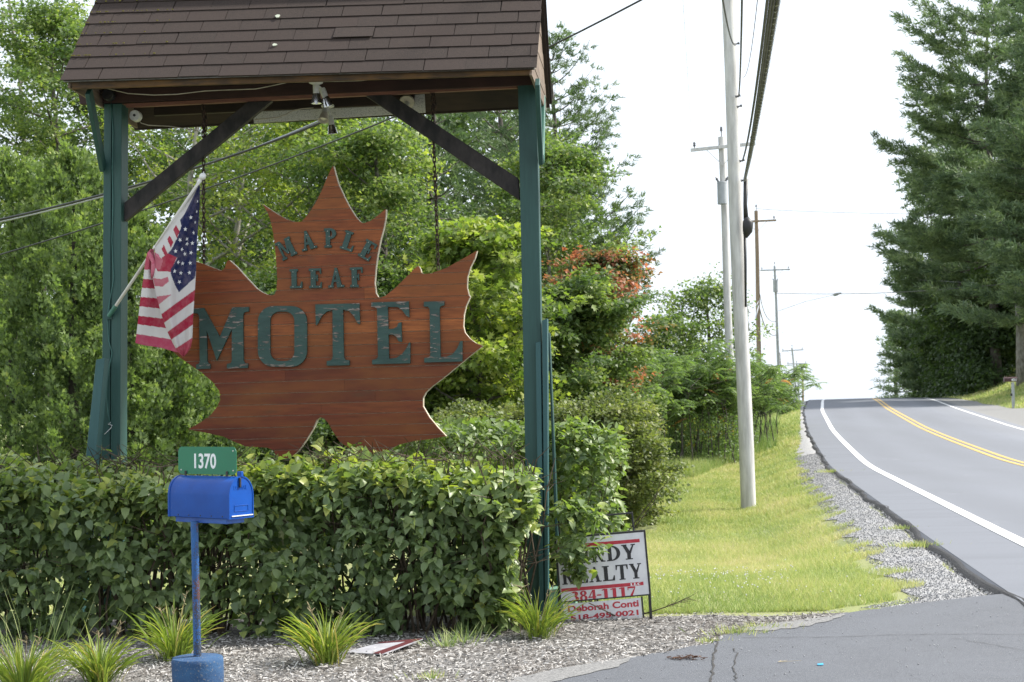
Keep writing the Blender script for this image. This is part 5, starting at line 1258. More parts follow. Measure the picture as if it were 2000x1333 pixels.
T_('forked pale trunked maple behind the flag and left chain', 'maple tree', 470, 130, 33, 2.4, 25, mat=LM_maple, bark=M_palebark, cb=.35, per=75, nlimb=20, clump=.55)
T_('light green maple filling the view above the point of the leaf sign', 'maple tree', 600, 140, 30, 2.6, 26, mat=LM_yel, bark=M_palebark, cb=.15, per=105, nlimb=24, clump=.55, tvar=.35)
T_('mid green maple right of the point of the leaf sign', 'maple tree', 745, 190, 29, 2.1, 27, mat=LM_maple, cb=.10, per=150, nlimb=26, clump=.6)
T_('bright yellow-green young maple left of the right green post', 'maple tree', 930, 385, 26, 1.5, 28, mat=LM_yel, cb=.08, per=62, nlimb=28, clump=.46, tmpl=(ML, MF), leaf=.145, name='maple_tree', tr=.10, tvar=.4)
T_('bushy green maple low to the right of the right green post', 'maple tree', 1115, 520, 30, 1.55, 29, mat=LM_maple, cb=.06, per=230, nlimb=28, clump=.45, tr=.10, leaf=.11)
T_('tall green maple just right of the right green post', 'maple tree', 1085, 225, 33, 1.75, 30, mat=LM_maple, bark=M_palebark, cb=.2, per=150, nlimb=30, clump=.55, tr=.10)
T_('slender maple with orange-red turning leaves on its right side', 'maple tree', 1180, 445, 31.5, 1.1, 31, mat=LM_red, bark=M_palebark, cb=.25, per=62, nlimb=22, clump=.38, tr=.07, tvar=.7, leaf=.11)
T_('low green maple filling in under the left half of the leaf sign', 'maple tree', 440, 560, 27, 1.9, 32, mat=LM_darkm, cb=.05, per=190, nlimb=24, clump=.5)
T_('low dark maple under the middle of the leaf sign', 'maple tree', 640, 480, 27, 2.0, 33, mat=LM_darkm, cb=.05, per=190, nlimb=24, clump=.5)
T_('low green maple between the leaf sign and the right green post', 'maple tree', 870, 560, 27.5, 1.6, 34, mat=LM_maple, cb=.05, per=200, nlimb=24, clump=.45)

# ---- pines
NT = [(-.5, .1, 0), (.5, .1, 0), (0, 1, .03)]; NF = [(0, 1, 2)]; TL = [(-.5, .35, .08), (.5, .3, .08), (.05, 1, -.02)]
def pine(label, x, y, h, r, seed, mat, needle=.16, tuft=11, gap=.62, cb=.12, bark=None, name='pine_tree', group=None, bend=.12, dens=1.0, rmin=.25, side=None, tr=.22, wid=.16, prof=1.0):
    global rng
    rng = np.random.default_rng(seed); z0 = gzf(x, y); t = thing(name, label, 'pine tree', Vector((x, y, z0)), group)
    mb = MB(); n = 8; tk = [np.array([x + .12 * math.sin(i * 1.7 + seed), y + .12 * math.cos(i * 1.3), z0 - .1 + h * i / (n - 1)]) for i in range(n)]
    mb.tube([Vector(p) for p in tk], [tr * (1 - .93 * i / (n - 1)) for i in range(n)], 8)
    P_, D_, C_ = [], [], []
    z = h * cb; lev = 0
    while z < h * .985:
        q = z / h; rl = r * (min(1, (1 - q) ** .75 * 1.12) * (rmin + (1 - rmin) * min(1, (q - cb + .15) * 3.5))) ** prof * (np.interp(q, [.1, .3, .5], [.5, .78, 1]) if prof < 1 else 1)
        nb = 6 if q < .8 else 5
        for k in range(nb):
            az = k * 2 * math.pi / nb + lev * 1.1 + rng.normal(0, .3)
            ln = max(.35, rl * rng.uniform(.55, 1.22))
            dz = np.interp(q, [0, .5, 1], [-.05, .12, .75]) + rng.normal(0, .07)
            p0 = np.array([x, y, z0 + z]); dh = np.array([math.cos(az), math.sin(az), 0])
            m_ = 6; pts = [p0 + dh * ln * (i / (m_ - 1)) + np.array([0, 0, ln * (dz * (i / (m_ - 1)) + bend * (i / (m_ - 1)) ** 2 - .10 * math.sin(math.pi * i / (m_ - 1)))]) for i in range(m_)]
            mb.tube([Vector(p) for p in pts], [max(.006, tr * .28 * (1 - q * .7) * (1 - .85 * i / (m_ - 1))) for i in range(m_)], 4, False)
            ns = max(3, int(ln * 3.4 * dens))
            for s_ in range(ns):
                g = .28 + .72 * (s_ + rng.random()) / ns; k_ = g * (m_ - 1); i0 = min(int(k_), m_ - 2); pb = pts[i0] + (pts[i0 + 1] - pts[i0]) * (k_ - i0)
                sgn = 1 if s_ % 2 else -1; a2 = az + sgn * rng.uniform(.5, 1.15); sl_ = ln * (.34 * (1.15 - g) + .05) + .15
                d2 = np.array([math.cos(a2), math.sin(a2), rng.uniform(.0, .35)])
                nt_ = max(2, int(sl_ * 5.5 * dens))
                ct = rng.random()
                for j in range(nt_):
                    P_.append(pb + d2 * sl_ * (j + .6) / nt_ + rng.normal(0, .05, 3)); D_.append(d2 * .6 + dh * .4 + np.array([0, 0, .25])); C_.append(ct)
        z += gap * rng.uniform(.75, 1.25) * (1 - .35 * q); lev += 1
    mb.build('trunk', bark or M_bark, t, smooth=True, fixn=False)
    P_ = np.array(P_); D_ = np.array(D_); C_ = np.array(C_); K = len(P_); idx = np.repeat(np.arange(K), tuft); N = len(idx)
    dv = unit(unit(D_)[idx] * .75 + rand_unit(N) * .75 + np.array([0, 0, .12])); nr = rng.normal(0, 1, (N, 3)); nr[:, 2] += .6
    s, dv, nv = frames(dv, nr); L = needle * rng.uniform(.7, 1.3, N)
    pos = P_[idx] + rng.normal(0, needle * .35, (N, 3)) * np.array([1, 1, .55])
    cloud('needles', NT, NF, pos, s * (L * wid)[:, None], dv * L[:, None], nv * L[:, None], np.clip(.42 + (C_[idx] - .5) * .5 + rng.normal(0, .16, N), 0, 1), mat, t)
    return t, N
PG = 'tall pines behind the sign shelter'
def Pn(label, px, py, D, r, seed, **k): return pine(label, px_to_x(px, D), D, ht(px, py, D), r, seed, k.pop('mat', LM_pine), group=PG, **k)
Pn('soft light green pine seen between the right chain and the right green post', 850, 130, 34, 2.6, 41, needle=.17, cb=.22, wid=.20)
Pn('pine partly hidden behind the middle of the shingled roof', 690, 60, 38, 2.8, 42, needle=.18, cb=.3, wid=.20, tuft=9)
Pn('tall pine whose upswept branches spread over the sky right of the roof', 1090, 70, 38, 3.7, 43, needle=.14, cb=.06, tuft=26, wid=.18, bend=.30, dens=1.3, gap=.60, rmin=.8, prof=.85)
Pn('second pine close behind the upswept one, set a little to its left', 985, 20, 41, 2.6, 44, needle=.18, cb=.15, wid=.22)

# ---- sumac thicket
def sumac(label, px, D, top, seed, spread=1.5, nst=9):
    global rng
    rng = np.random.default_rng(seed); x = px_to_x(px, D); z0 = gzf(x, D); h = ht(px, top, D); t = thing('sumac_shrub', label, 'sumac shrub', Vector((x, D, z0)), 'sumac thicket beyond the lawn')
    mb = MB(); P_, A_, Dn, Tn = [], [], [], []
    for i in range(nst):
        bx_ = x + rng.normal(0, spread * .45); by_ = D + rng.normal(0, .9); hh = h * rng.uniform(.72, 1.0)
        tpx = bx_ + rng.normal(0, .5); tpy = by_ + rng.normal(0, .5)
        p0 = np.array([bx_, by_, gzf(bx_, by_) - .1]); p1 = np.array([(bx_ * 2 + tpx) / 3 + rng.normal(0, .12), by_, z0 + hh * .5]); p2 = np.array([tpx, tpy, z0 + hh * .86])
        mb.tube([Vector(p0), Vector(p0 * .5 + p1 * .5 + rng.normal(0, .05, 3)), Vector(p1), Vector(p2)], [.022, .018, .014, .009], 5, False)
        for j in range(8):
            f = rng.uniform(-.15, 1); pb = p1 + (p2 - p1) * f; e = pb + np.array([rng.normal(0, .55), rng.normal(0, .5), rng.uniform(.1, .5)])
            mb.tube([Vector(pb), Vector(e)], [.012, .007], 4, False)
            for k in range(9):
                a = rng.uniform(0, 6.28); st_ = e + rng.normal(0, .05, 3); dd = np.array([math.cos(a), math.sin(a), rng.uniform(-.1, .55)])
                ct = rng.random(); red = rng.random() < .012
                ln = rng.uniform(.32, .5)
                for m_ in range(9):
                    g = (m_ + 1) / 9; pc = st_ + dd * ln * g + np.array([0, 0, -.45 * ln * g * g])
                    sd_ = np.array([-dd[1], dd[0], 0])
                    for sgn in (1, -1):
                        P_.append(pc); A_.append(sd_ * sgn + dd * .35 + np.array([0, 0, -.55])); Dn.append(.13 * (1 - .35 * abs(g - .5))); Tn.append(1.0 if red else min(.9, .2 + ct * .6))
    mb.build('stems', M_bark, t, smooth=True, fixn=False)
    P_ = np.array(P_); A_ = np.array(A_); L = np.array(Dn) * rng.uniform(.8, 1.2, len(P_)); Tn = np.array(Tn); nr = rng.normal(0, .3, P_.shape); nr[:, 2] += 1
    s, dv, nv = frames(A_, nr)
    cloud('foliage', RH, RHF, P_, s * (L * .32)[:, None], dv * L[:, None], nv * L[:, None], np.clip(Tn + rng.normal(0, .05, len(P_)) * (Tn < .95), 0, 1), LM_sumac, t)
for i, (lab, px, D, top, sp) in enumerate((
    ('sumac shrub at the left end of the thicket, touching the green maple', 1185, 42, 668, 1.5),
    ('second sumac shrub from the left, standing above the grey-green bush', 1245, 43, 662, 1.5),
    ('sumac shrub left of centre in the thicket, with a red leaf', 1305, 44, 655, 1.5),
    ('tallest middle sumac shrub, left of the crossarm pole', 1360, 45, 640, 1.5),
    ('sumac shrub directly left of the nearest utility pole', 1415, 46, 668, 1.4),
    ('sumac shrub just behind the nearest utility pole', 1455, 50, 690, 1.3),
    ('sumac shrub at the right end of the thicket, by the road verge', 1478, 56, 705, .7))):
    sumac(lab, px, D, top, 60 + i, sp, 11)
rng = np.random.default_rng(66); K = 260; px = rng.uniform(1150, 1500, K); yd = rng.uniform(46.5, 52, K) + np.clip(px - 1440, 0, 100) * .1; cx = (px - 1000) / FPX * yd; cx = np.minimum(cx, Xgr(yd) - 1.8)
pos, ax, ay, az_, idx, d = leaves_at(np.stack([cx, yd, gz(cx, yd) + rng.random(K) ** 1.3 * 2.3], -1), rng.uniform(.3, .55, K), 90, .11, .07, flat=.8)
K2 = 120; px2 = rng.uniform(1170, 1470, K2); yd2 = rng.uniform(42.5, 46.5, K2); cx2 = (px2 - 1000) / FPX * yd2; cx2 = np.minimum(cx2, Xgr(yd2) - 1.8)
p2_, a2_, b2_, c2_, _, _ = leaves_at(np.stack([cx2, yd2, gz(cx2, yd2) + .25 + rng.random(K2) ** 1.2 * 1.5], -1), rng.uniform(.25, .5, K2), 55, .11, .06, flat=.8)
pos = np.concatenate([pos, p2_]); ax = np.concatenate([ax, a2_]); ay = np.concatenate([ay, b2_]); az_ = np.concatenate([az_, c2_])
cloud('undergrowth', TL, NF, pos, ax, ay, az_, np.clip(.55 + rng.normal(0, .2, len(pos)), 0, .92), LM_sumac)
T_('round crowned tree on the skyline left of the nearest utility pole', 'tree', 1385, 535, 62, 2.1, 71, mat=LM_maple, cb=.25, per=48, nlimb=22, clump=.7, leaf=.16, name='skyline_tree')
T_('lower tree on the skyline above the left half of the sumac thicket', 'tree', 1305, 605, 60, 1.5, 72, mat=LM_maple, cb=.2, per=60, nlimb=20, clump=.65, leaf=.15, name='skyline_tree')
T_('small dark bush at the far right end of the thicket near the crest', 'bush', 1508, 745, 72, 1.2, 73, mat=LM_darkm, cb=.05, per=120, nlimb=14, clump=.5, leaf=.13, name='bush')

# ---- grey-green bushes
def bush(label, px, D, py, r, seed, mat, per=120, leaf=.06, name='lilac_bush', nl=26, clump=.3, tmpl=(RH, RHF)):
    x = px_to_x(px, D); return tree(label, 'bush', x, D, ht(px, py, D), r, seed, mat=mat, cb=.04, per=per, nlimb=nl, clump=clump, leaf=leaf, name=name, tr=.05, shape='round', sub=5, tmpl=tmpl, tvar=.3)
bush('large rounded grey-green bush behind the realty sign, before the sumacs', 1165, 24, 775, 1.05, 81, LM_grey, 115, .065)
bush('right hand half of the grey-green bushes, leaning over the lawn', 1215, 25, 800, .8, 82, LM_grey, 115, .065)
bush('grey-green bush seen between the leaf sign and the right green post', 925, 24, 785, 1.1, 83, LM_grey, 115, .065)
bush('grey-green bush directly behind the right green post', 1045, 25, 790, .9, 84, LM_grey, 115, .065)
bush('low dark bush behind the notch of the leaf sign', 640, 23, 800, 1.3, 85, LM_darkm, 115, .07, 'bush')
bush('low dark bush behind the lower left of the leaf sign', 430, 23, 800, 1.3, 86, LM_darkm, 115, .07, 'bush')

# ---- right side wood
RG = 'trees on the right side of the road'
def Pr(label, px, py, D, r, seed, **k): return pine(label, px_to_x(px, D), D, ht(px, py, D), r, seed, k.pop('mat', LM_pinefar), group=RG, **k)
cnt = 0
for a in (('giant pine with long layered branches reaching left over the road', 1950, -60, 92, 9.4, 91, dict(needle=.38, cb=.22, gap=1.75, tuft=17, wid=.22, dens=.85, tr=.38, rmin=.9, prof=.72)),
          ('dark pine at the right edge of the photo, nearest of the right side', 2075, -150, 80, 6.6, 92, dict(needle=.38, cb=.12, gap=.95, tuft=13, wid=.24, dens=.8, tr=.36, rmin=.8)),
          ('pine standing just behind and left of the giant pine', 1880, 180, 104, 6.8, 93, dict(needle=.42, cb=.10, gap=1.6, tuft=15, wid=.24, dens=.8, rmin=.9, prof=.8)),
          ('medium pine whose lower branches reach farthest left over the road crest', 1830, 330, 112, 5.8, 94, dict(needle=.42, cb=.06, gap=1.4, tuft=15, wid=.24, dens=.8, rmin=.9, prof=.8)),
          ('lower pine at the left end of the right hand wood', 1785, 470, 125, 3.1, 95, dict(needle=.38, cb=.04, gap=.95, tuft=10, wid=.24, dens=.62, rmin=.9)),
          ('lowest pine at the road crest, farthest left of the right hand wood', 1752, 600, 140, 2.2, 96, dict(needle=.38, cb=.03, gap=.85, tuft=9, wid=.26, dens=.6, rmin=.9)),
          ('dense pine filling the wood behind the giant pine trunk', 2000, 330, 108, 6.5, 97, dict(needle=.48, cb=.08, gap=1.0, tuft=12, wid=.26, dens=.7, rmin=.9))):
    _, n = Pr(a[0], a[1], a[2], a[3], a[4], a[5], **a[6]); cnt += n
def Tr(label, px, py, D, r, seed, **k): return tree(label, 'tree', px_to_x(px, D), D, ht(px, py, D), r, seed, group=RG, name='broadleaf_tree', **k)
Tr('green broadleaf tree under the pines above the white garden ornament', 1880, 585, 102, 3.0, 101, mat=LM_darkm, cb=.08, per=150, nlimb=22, clump=1.0, leaf=.26)
Tr('broadleaf tree with a leaning pale trunk at the left foot of the pines', 1835, 625, 116, 2.6, 102, mat=LM_darkm, bark=M_palebark, cb=.08, per=140, nlimb=20, clump=1.0, leaf=.26)
Tr('dark broadleaf tree on the bank left of the roadside mailbox', 1925, 560, 96, 3.2, 103, mat=LM_darkm, cb=.05, per=150, nlimb=22, clump=1.0, leaf=.26)
Tr('dark broadleaf tree at the right edge behind the roadside mailbox', 2010, 520, 92, 3.2, 104, mat=LM_darkm, cb=.12, per=150, nlimb=22, clump=1.0, leaf=.26)
D = 82; x0 = px_to_x(1996, D); t = thing('bare_trunk', 'pale bare tree trunk on the bank at the right edge, above the mailbox', 'tree', Vector((x0, D, gzf(x0, D))), RG)
MB().tube([Vector((x0, D, gzf(x0, D) - .1)), P(1993, 640, D), P(1988, 560, D), P(1984, 440, D)], [.30, .24, .20, .14], 10).build('trunk', M_palebark, t, smooth=True)
# low dark scrub closing the wood's foot
rng = np.random.default_rng(110); K = 210; yd = rng.uniform(90, 128, K); px = rng.uniform(1765, 2080, K); px = np.maximum(px, np.interp(yd, [90, 97, 128], [1930, 1850, 1770]))
cx = (px - 1000) / FPX * yd; cz = gz(cx, yd) + rng.random(K) * 4.2
pos, ax, ay, az_, idx, d = leaves_at(np.stack([cx, yd, cz], -1), rng.uniform(.7, 1.3, K), 170, .3, .22, flat=.8)
cloud('scrub', TL, NF, pos, ax, ay, az_, np.clip(.3 + rng.normal(0, .15, len(pos)), 0, 1), LM_darkm)

# ================================================================ NEAR HEDGE
def hedge_leaf_meshes():
    out_ = []
    for k in range(4):
        r = random.Random(k); T = np.array(HL, float); T[:, 2] += np.array([r.uniform(-.03, .03) for _ in range(len(T))]); T[:, 0] *= r.uniform(.62, .85)
        me = bpy.data.meshes.new('leaf'); me.from_pydata([tuple(v) for v in T], [], HF3); me.shade_smooth(); me.materials.append(LM_hedge_o); out_.append(me)
    return out_
LMS = hedge_leaf_meshes()
def leafy(root, pos, out_, L, tintb, nparts, seed, keep_parts=True):
    global rng
    n = len(pos)
    dirv = out_ * .50 + rng.normal(0, .62, (n, 3)); dirv[:, 2] -= .42
    nrm = out_ * .80 + rng.normal(0, .42, (n, 3)); nrm[:, 2] += .85
    s, dv, nv = frames(dirv, nrm)
    tint = np.clip(tintb + rng.normal(0, .14, n), 0, 1)
    order = np.argsort(pos[:, 1] + rng.normal(0, .03, n)); vis = order[:nparts]; rest = order[nparts:]
    ro = np.array(org(root))
    for i in vis:
        o = bpy.data.objects.new('leaf', LMS[i % 4]); col.objects.link(o); o.parent = root
        M = Matrix(((s[i][0] * L[i], dv[i][0] * L[i], nv[i][0] * L[i], pos[i][0] - ro[0]), (s[i][1] * L[i], dv[i][1] * L[i], nv[i][1] * L[i], pos[i][1] - ro[1]), (s[i][2] * L[i], dv[i][2] * L[i], nv[i][2] * L[i], pos[i][2] - ro[2]), (0, 0, 0, 1)))
        o.matrix_local = M
    T = np.array([(0, 0, 0), (0, .5, -.02), (0, 1, -.16), (.46, .16, .09), (.34, .62, .06), (-.46, .16, .09), (-.34, .62, .06)]); T[:, 0] *= .75
    H6 = [(0, 3, 1), (1, 3, 4), (1, 4, 2), (0, 1, 5), (1, 6, 5), (1, 2, 6)]
    cloud('foliage', T, H6, pos[rest], (s * L[:, None])[rest], (dv * L[:, None])[rest], (nv * L[:, None])[rest], tint[rest], LM_hedge, root, smooth=True)
rng = np.random.default_rng(200)
hx0, hx1, hy0, hy1 = -4.35, .12, 9.72, 10.72
hroot = thing('hedge', 'long clipped lilac hedge of broad green leaves at the foot of the leaf sign', 'hedge', Vector((-2.1, 10.2, 0)))
def htop(x, y): return 1.125 + .06 * np.clip((y - 10.1) / .5, 0, 1) + .035 * np.sin(x * 3.1) + .03 * np.sin(x * 7.3 + y * 4) - .0 * x + .035 * np.sin(x * 1.3 + 2) + .02 * np.sin(x * 17 + y * 9) - np.clip((x + .75) / .95, 0, 1) ** 2 * .32 - np.clip((9.95 - y) / .25, 0, 1) ** 2 * .10
def bulge(x, z): return .11 * np.sin(x * 4.3 + z * 3) * np.sin(z * 5.1 + x * 2) + .05 * np.sin(x * 11 + z * 7)
def hright(z): return -.04 + .17 * smoo((z - .62) / .3) + .03 * np.sin(z * 9)
n = 13500; x = rng.uniform(hx0, .2, n); z = rng.random(n) ** 1.0 * 1.17; dep = rng.random(n) ** 1.5 * .55
f_ = hy0 + .10 + bulge(x, z) + .14 * np.clip((.42 - z) / .42, 0, 1) ** 1.2 + .12 * np.clip((z - .93) / .24, 0, 1) ** 2 - (rng.random(n) < .06) * rng.random(n) * .09
hn = np.sin(x * 5.3 + z * 9.1 + 1) * np.sin(x * 9.7 - z * 6.3); holes = ((hn > .62) & (dep < .20)) | ((hn > .8) & (dep < .4)) | ((z < .2) & (np.sin(x * 6 + 2) * np.sin(x * 2.3) > .3) & (dep < .3)); keep = (~holes) & (z > .05 + .05 * np.sin(x * 8)) & (z < htop(x, f_ + dep) + .03) & (x < hright(z))
pf_ = np.stack([x, f_ + dep, z], -1)[keep]; of_ = np.stack([.5 * np.sin(pf_[:, 0] * 4.3 + pf_[:, 2] * 3), -np.ones(len(pf_)), .1 + .4 * np.sin(pf_[:, 2] * 9 + pf_[:, 0] * 5)], -1); tf_ = .42 + .10 * np.sin(pf_[:, 0] * 2.1) + .16 * np.clip(pf_[:, 0] + 1.4, 0, 1.2) - .15 * (dep[keep] > .2)  # leaf tint rises to the right, drops inside: light and shade put into colour
tf_ = np.where(rng.random(len(tf_)) < .03, 1.1, tf_)
n = 8500; x = rng.uniform(hx0, .14, n); y = rng.uniform(hy0 + .08, hy1, n); z = htop(x, y) + rng.normal(0, .035, n) - rng.random(n) ** 2 * .15 + (rng.random(n) < .07) * rng.random(n) * .10
pt2 = np.stack([x, y, z], -1); ot = np.tile(np.array([0, -.25, 1.]), (n, 1)) + rng.normal(0, .4, (n, 3)); tt = np.full(n, .72) + (rng.random(n) < .22) * .32  # top leaves tinted lighter and yellower, sunlight put into their colour
n = 2200; y = rng.uniform(hy0 + .1, hy1, n); z = rng.random(n) * 1.0 + .12; pr2 = np.stack([hright(z) + .05 * np.sin(z * 6 + y * 3) - rng.random(n) ** 2 * .25, y, z], -1); or2 = np.tile(np.array([1., -.5, .2]), (n, 1)); tr2 = np.full(n, .66)  # right end tinted lighter than the front, as if lit from that side
pos = np.concatenate([pf_, pt2, pr2]); ou = unit(np.concatenate([of_, ot, or2])); tb = np.concatenate([tf_, tt, tr2]); L = .040 + .054 * rng.random(len(pos)) ** .8 + .012 * (rng.random(len(pos)) < .12)
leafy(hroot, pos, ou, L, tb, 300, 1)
mb = MB(); r = random.Random(12)
for i in range(230):
    x = r.uniform(hx0, hx1 - .05); y = r.uniform(hy0 + .28, hy1 - .1); p = [Vector((x, y, -.02))]
    for k in range(5): p.append(p[-1] + Vector((r.gauss(0, .06), r.gauss(0, .05), .245)))
    mb.tube(p, [.010, .009, .008, .006, .005, .003], 5, False)
    for k in range(4):
        q = p[r.randint(2, 5)]; mb.tube([q, q + Vector((r.gauss(0, .16), r.uniform(-.35, .1), r.uniform(.02, .18)))], [.004, .002], 3, False)
mb.build('stems', M_twig, hroot, fixn=False, kind='stuff')
# taller loose bush at the right, behind the right post
rng = np.random.default_rng(210)
def lbush(label, cx, cy, r, h, n, seed, tb, nparts):
    global rng
    rng = np.random.default_rng(seed); root = thing('lilac_shrub', label, 'shrub', Vector((cx, cy, 0)))
    th = rng.uniform(0, 6.283, n); z = rng.random(n) ** .8 * h; rr = r * (np.clip(1 - ((z - h * .62) / (h * .62)) ** 2, .05, 1) ** .55) * (1 + .16 * np.sin(th * 3 + z * 6)) - rng.random(n) ** 1.8 * .30
    rr = np.maximum(rr, .02); zz = np.where(rng.random(n) < .25, h * (1 - .12 * (rr / r) ** 2) + rng.normal(0, .04, n), z)
    if h < 1: zz = .24 + zz * .75
    pos = np.stack([cx + rr * np.cos(th), cy + rr * np.sin(th) * .8, zz + .08], -1); o_ = unit(np.stack([np.cos(th), np.sin(th), .4 + (zz > h * .85) * 1.2], -1))
    leafy(root, pos, o_, rng.uniform(.045, .088, n), np.full(n, tb), nparts, seed)
    mb = MB(); r_2 = random.Random(seed)
    for i in range(26 if h > 1 else 0):
        p = [Vector((cx + r_2.gauss(0, .12), cy + r_2.gauss(0, .1), -.02))]; v = Vector((r_2.gauss(0, .08) * r / .4, r_2.gauss(0, .06) * r / .4, h * .2))
        for k in range(4): p.append(p[-1] + v + Vector((r_2.gauss(0, .03), r_2.gauss(0, .03), 0)))
        mb.tube(p, [.010, .008, .006, .004, .002], 4, False)
    if h > 1: mb.build('stems', M_twig, root, fixn=False, kind='stuff')
lbush('loose lilac shrub with hanging leaves between the right green post and the realty sign', .47, 11.45, .42, 1.32, 3200, 31, .66, 160)
lbush('darker lilac shrub behind the hedge, left of the right green post', -.35, 11.55, .72, 1.36, 3800, 32, .55, 60)
lbush('low lilac suckers drooping in front of the left part of the realty sign', .44, 10.33, .19, .70, 520, 33, .70, 150)

# ================================================================ DAYLILY CLUMPS
BLM = []
def blade_mesh(k):
    r = random.Random(k); n = 7; vs = []; fs = []; bend_ = r.uniform(.5, 1.5); w0 = 1
    a = r.uniform(1.15, 1.5); x = 0; z = 0; tw = 0
    for i in range(n + 1):
        g = i / n; w = .5 * (.7 + .5 * math.sin(g * 2.2)) * (1 - g ** 3) + .02
        vs += [(-w, x, z), (0, x - .0, z - .06 * w), (w, x, z)]
        x += math.cos(a) / n; z += math.sin(a) / n; a -= bend_ * (.35 + 1.3 * g) / n * 1.25
    for i in range(n): b = i * 3; fs += [(b, b + 1, b + 4, b + 3), (b + 1, b + 2, b + 5, b + 4)]
    me = bpy.data.meshes.new('blade'); me.from_pydata(vs, [], fs); me.shade_smooth(); me.materials.append(LM_lily); return me
BLM = [blade_mesh(k) for k in range(10)]
def lily(label, px, py, size, n, seed, narrow=1.0):
    r = random.Random(seed); c = G(px, py, .014); t = thing('daylily_clump', label, 'plant', c, 'daylily clumps along the hedge foot')
    for i in range(n):
        az = r.uniform(0, 6.283); rad = abs(r.gauss(0, .07)) * size / .5; L = size * r.uniform(.5, 1.05) * (1.12 if r.random() < .3 else 1)
        lean = r.uniform(-.05, .42)
        o = link('blade', BLM[r.randrange(10)], t, (math.cos(az + r.gauss(0, .4)) * rad, math.sin(az + r.gauss(0, .4)) * rad, 0))
        M = Matrix.Rotation(az - math.pi / 2, 3, 'Z') @ Matrix.Rotation(-lean, 3, 'X') @ Matrix.Diagonal((.0095 * narrow * r.uniform(.7, 1.3), L, L))
        o.matrix_local = Matrix.Translation(o.location) @ M.to_4x4()
    if seed % 2 == 0 or True:
        for k in range(3):
            az = r.uniform(0, 6.28); h_ = size * r.uniform(.75, 1.05); e = Vector((math.cos(az) * .12, math.sin(az) * .12, h_)); mb = MB().tube([c, c + e * .5 + Vector((0, 0, .03)), c + e], [.003, .0025, .002], 4, False)
            for j in range(5): q = c + e * r.uniform(.82, 1); mb.tube([q, q + Vector((r.gauss(0, .02), r.gauss(0, .02), .02))], [.004, .002], 3, False)
            mb.build('dry_stalk', MATS['straw_stalk'], t, fixn=False)
simple('straw_stalk', (.20, .16, .09), (.34, .28, .16), 60, .9)
lily('daylily clump at the lower left corner of the photo', 45, 1365, 0.39, 175, 1)
lily('daylily clump left of the blue mailbox post, second from the left', 195, 1335, 0.35, 175, 2)
lily('tall daylily clump right behind the blue mailbox post', 340, 1288, 0.41, 189, 3)
lily('bright daylily clump left of the fallen sign panel', 640, 1296, 0.39, 202, 4)
lily('grassy clump at the foot of the right green post', 1052, 1246, .37, 230, 5, .62)
def weed(label, px, py, n, h, seed, mat, spread=.12, w=.006):
    r = np.random.default_rng(seed); c = G(px, py, .03); a = r.uniform(0, 6.283, n); rad = np.abs(r.normal(0, spread, n)); pos = np.stack([c.x + rad * np.cos(a), c.y + rad * np.sin(a) * .45, np.full(n, c.z - .01)], -1)
    L = h * r.uniform(.4, 1.2, n); dv = unit(np.stack([np.cos(a) * .7 + r.normal(0, .3, n), np.sin(a) * .5, 1.0 + 0 * a], -1)); nr = r.normal(0, 1, (n, 3)); s, dv, nv = frames(dv, nr)
    T = [(-.5, 0, 0), (.5, 0, 0), (.35, .6, .03), (0, 1, .15), (-.35, .6, .03)]; F = [(0, 1, 2), (0, 2, 4), (4, 2, 3)]
    o = cloud('weed_tuft', T, F, pos, s * w, dv * L[:, None], nv * L[:, None], r.random(n), mat, kind='stuff'); tag(o, label, 'weeds')
weed('thin dry grass tuft on the mulch between the fallen sign and the right post', 870, 1260, 60, .13, 1, LM_weed)
weed('sparse grass tuft on the mulch right of the dry tuft before the hedge', 905, 1252, 50, .15, 2, LM_weed)
weed('small yellow-green weeds by the mulch edge at the bottom of the photo', 845, 1322, 60, .06, 3, LM_grass, .08)
weed('green weeds between mulch and driveway below the lawn corner', 1440, 1236, 160, .07, 4, LM_grass, .14)
weed('small weeds at the pointed end of the mulch strip', 1490, 1224, 120, .05, 5, LM_grass, .14)
weed('little weed patch near the driveway crack', 1385, 1252, 60, .04, 6, LM_grass, .06)
weed('grass tuft growing through the gravel at the road edge, nearer one', 1790, 1066, 260, .08, 7, LM_grass, .20, .008)
weed('small grass tuft at the road edge just beyond the other', 1762, 1032, 120, .06, 8, LM_grass, .14, .008)
weed('grass tuft at the asphalt edge farthest up the verge', 1620, 922, 160, .09, 9, LM_grass, .25, .010)
rng = np.random.default_rng(77); n = 900; c = np.array(G(20, 1345, .02)); a = rng.uniform(0, 6.28, n)
weed('feathery pale seed heads of tall grass at the left of the hedge foot', 65, 1330, 70, .62, 10, LM_weed, .14, .004)

# ================================================================ MULCH CHIPS, GRAVEL, LAWN
rng = np.random.default_rng(300)
mp = np.array(MULCH); n = 78000
x = rng.uniform(-4.6, 3.2, n); y = rng.uniform(6.6, 11.1, n); k = inpoly(x, y, MULCH) & ((y < 9.95) | (x > .1) | (rng.random(n) < .3)); x, y = x[k], y[k]; n = len(x)
pos = np.stack([x, y, rng.uniform(.014, .034, n)], -1); dv = rng.normal(0, 1, (n, 3)) * np.array([1, 1, .22]); nr = rng.normal(0, .4, (n, 3)); nr[:, 2] += 1; s, dv, nv = frames(dv, nr); L = rng.uniform(.010, .038, n) * (1 + .7 * (rng.random(n) < .06)); W = rng.uniform(.004, .010, n)
T = [(-.5, -.5, 0), (.5, -.45, .1), (.4, .5, .15), (-.45, .45, .05)]
cloud('wood_chips', T, RHF, pos, s * W[:, None], dv * L[:, None], nv * (L * .4)[:, None], np.clip(rng.random(n) ** .8 * (.75 + .25 * (y < 9.6)), 0, 1), LM_chip)
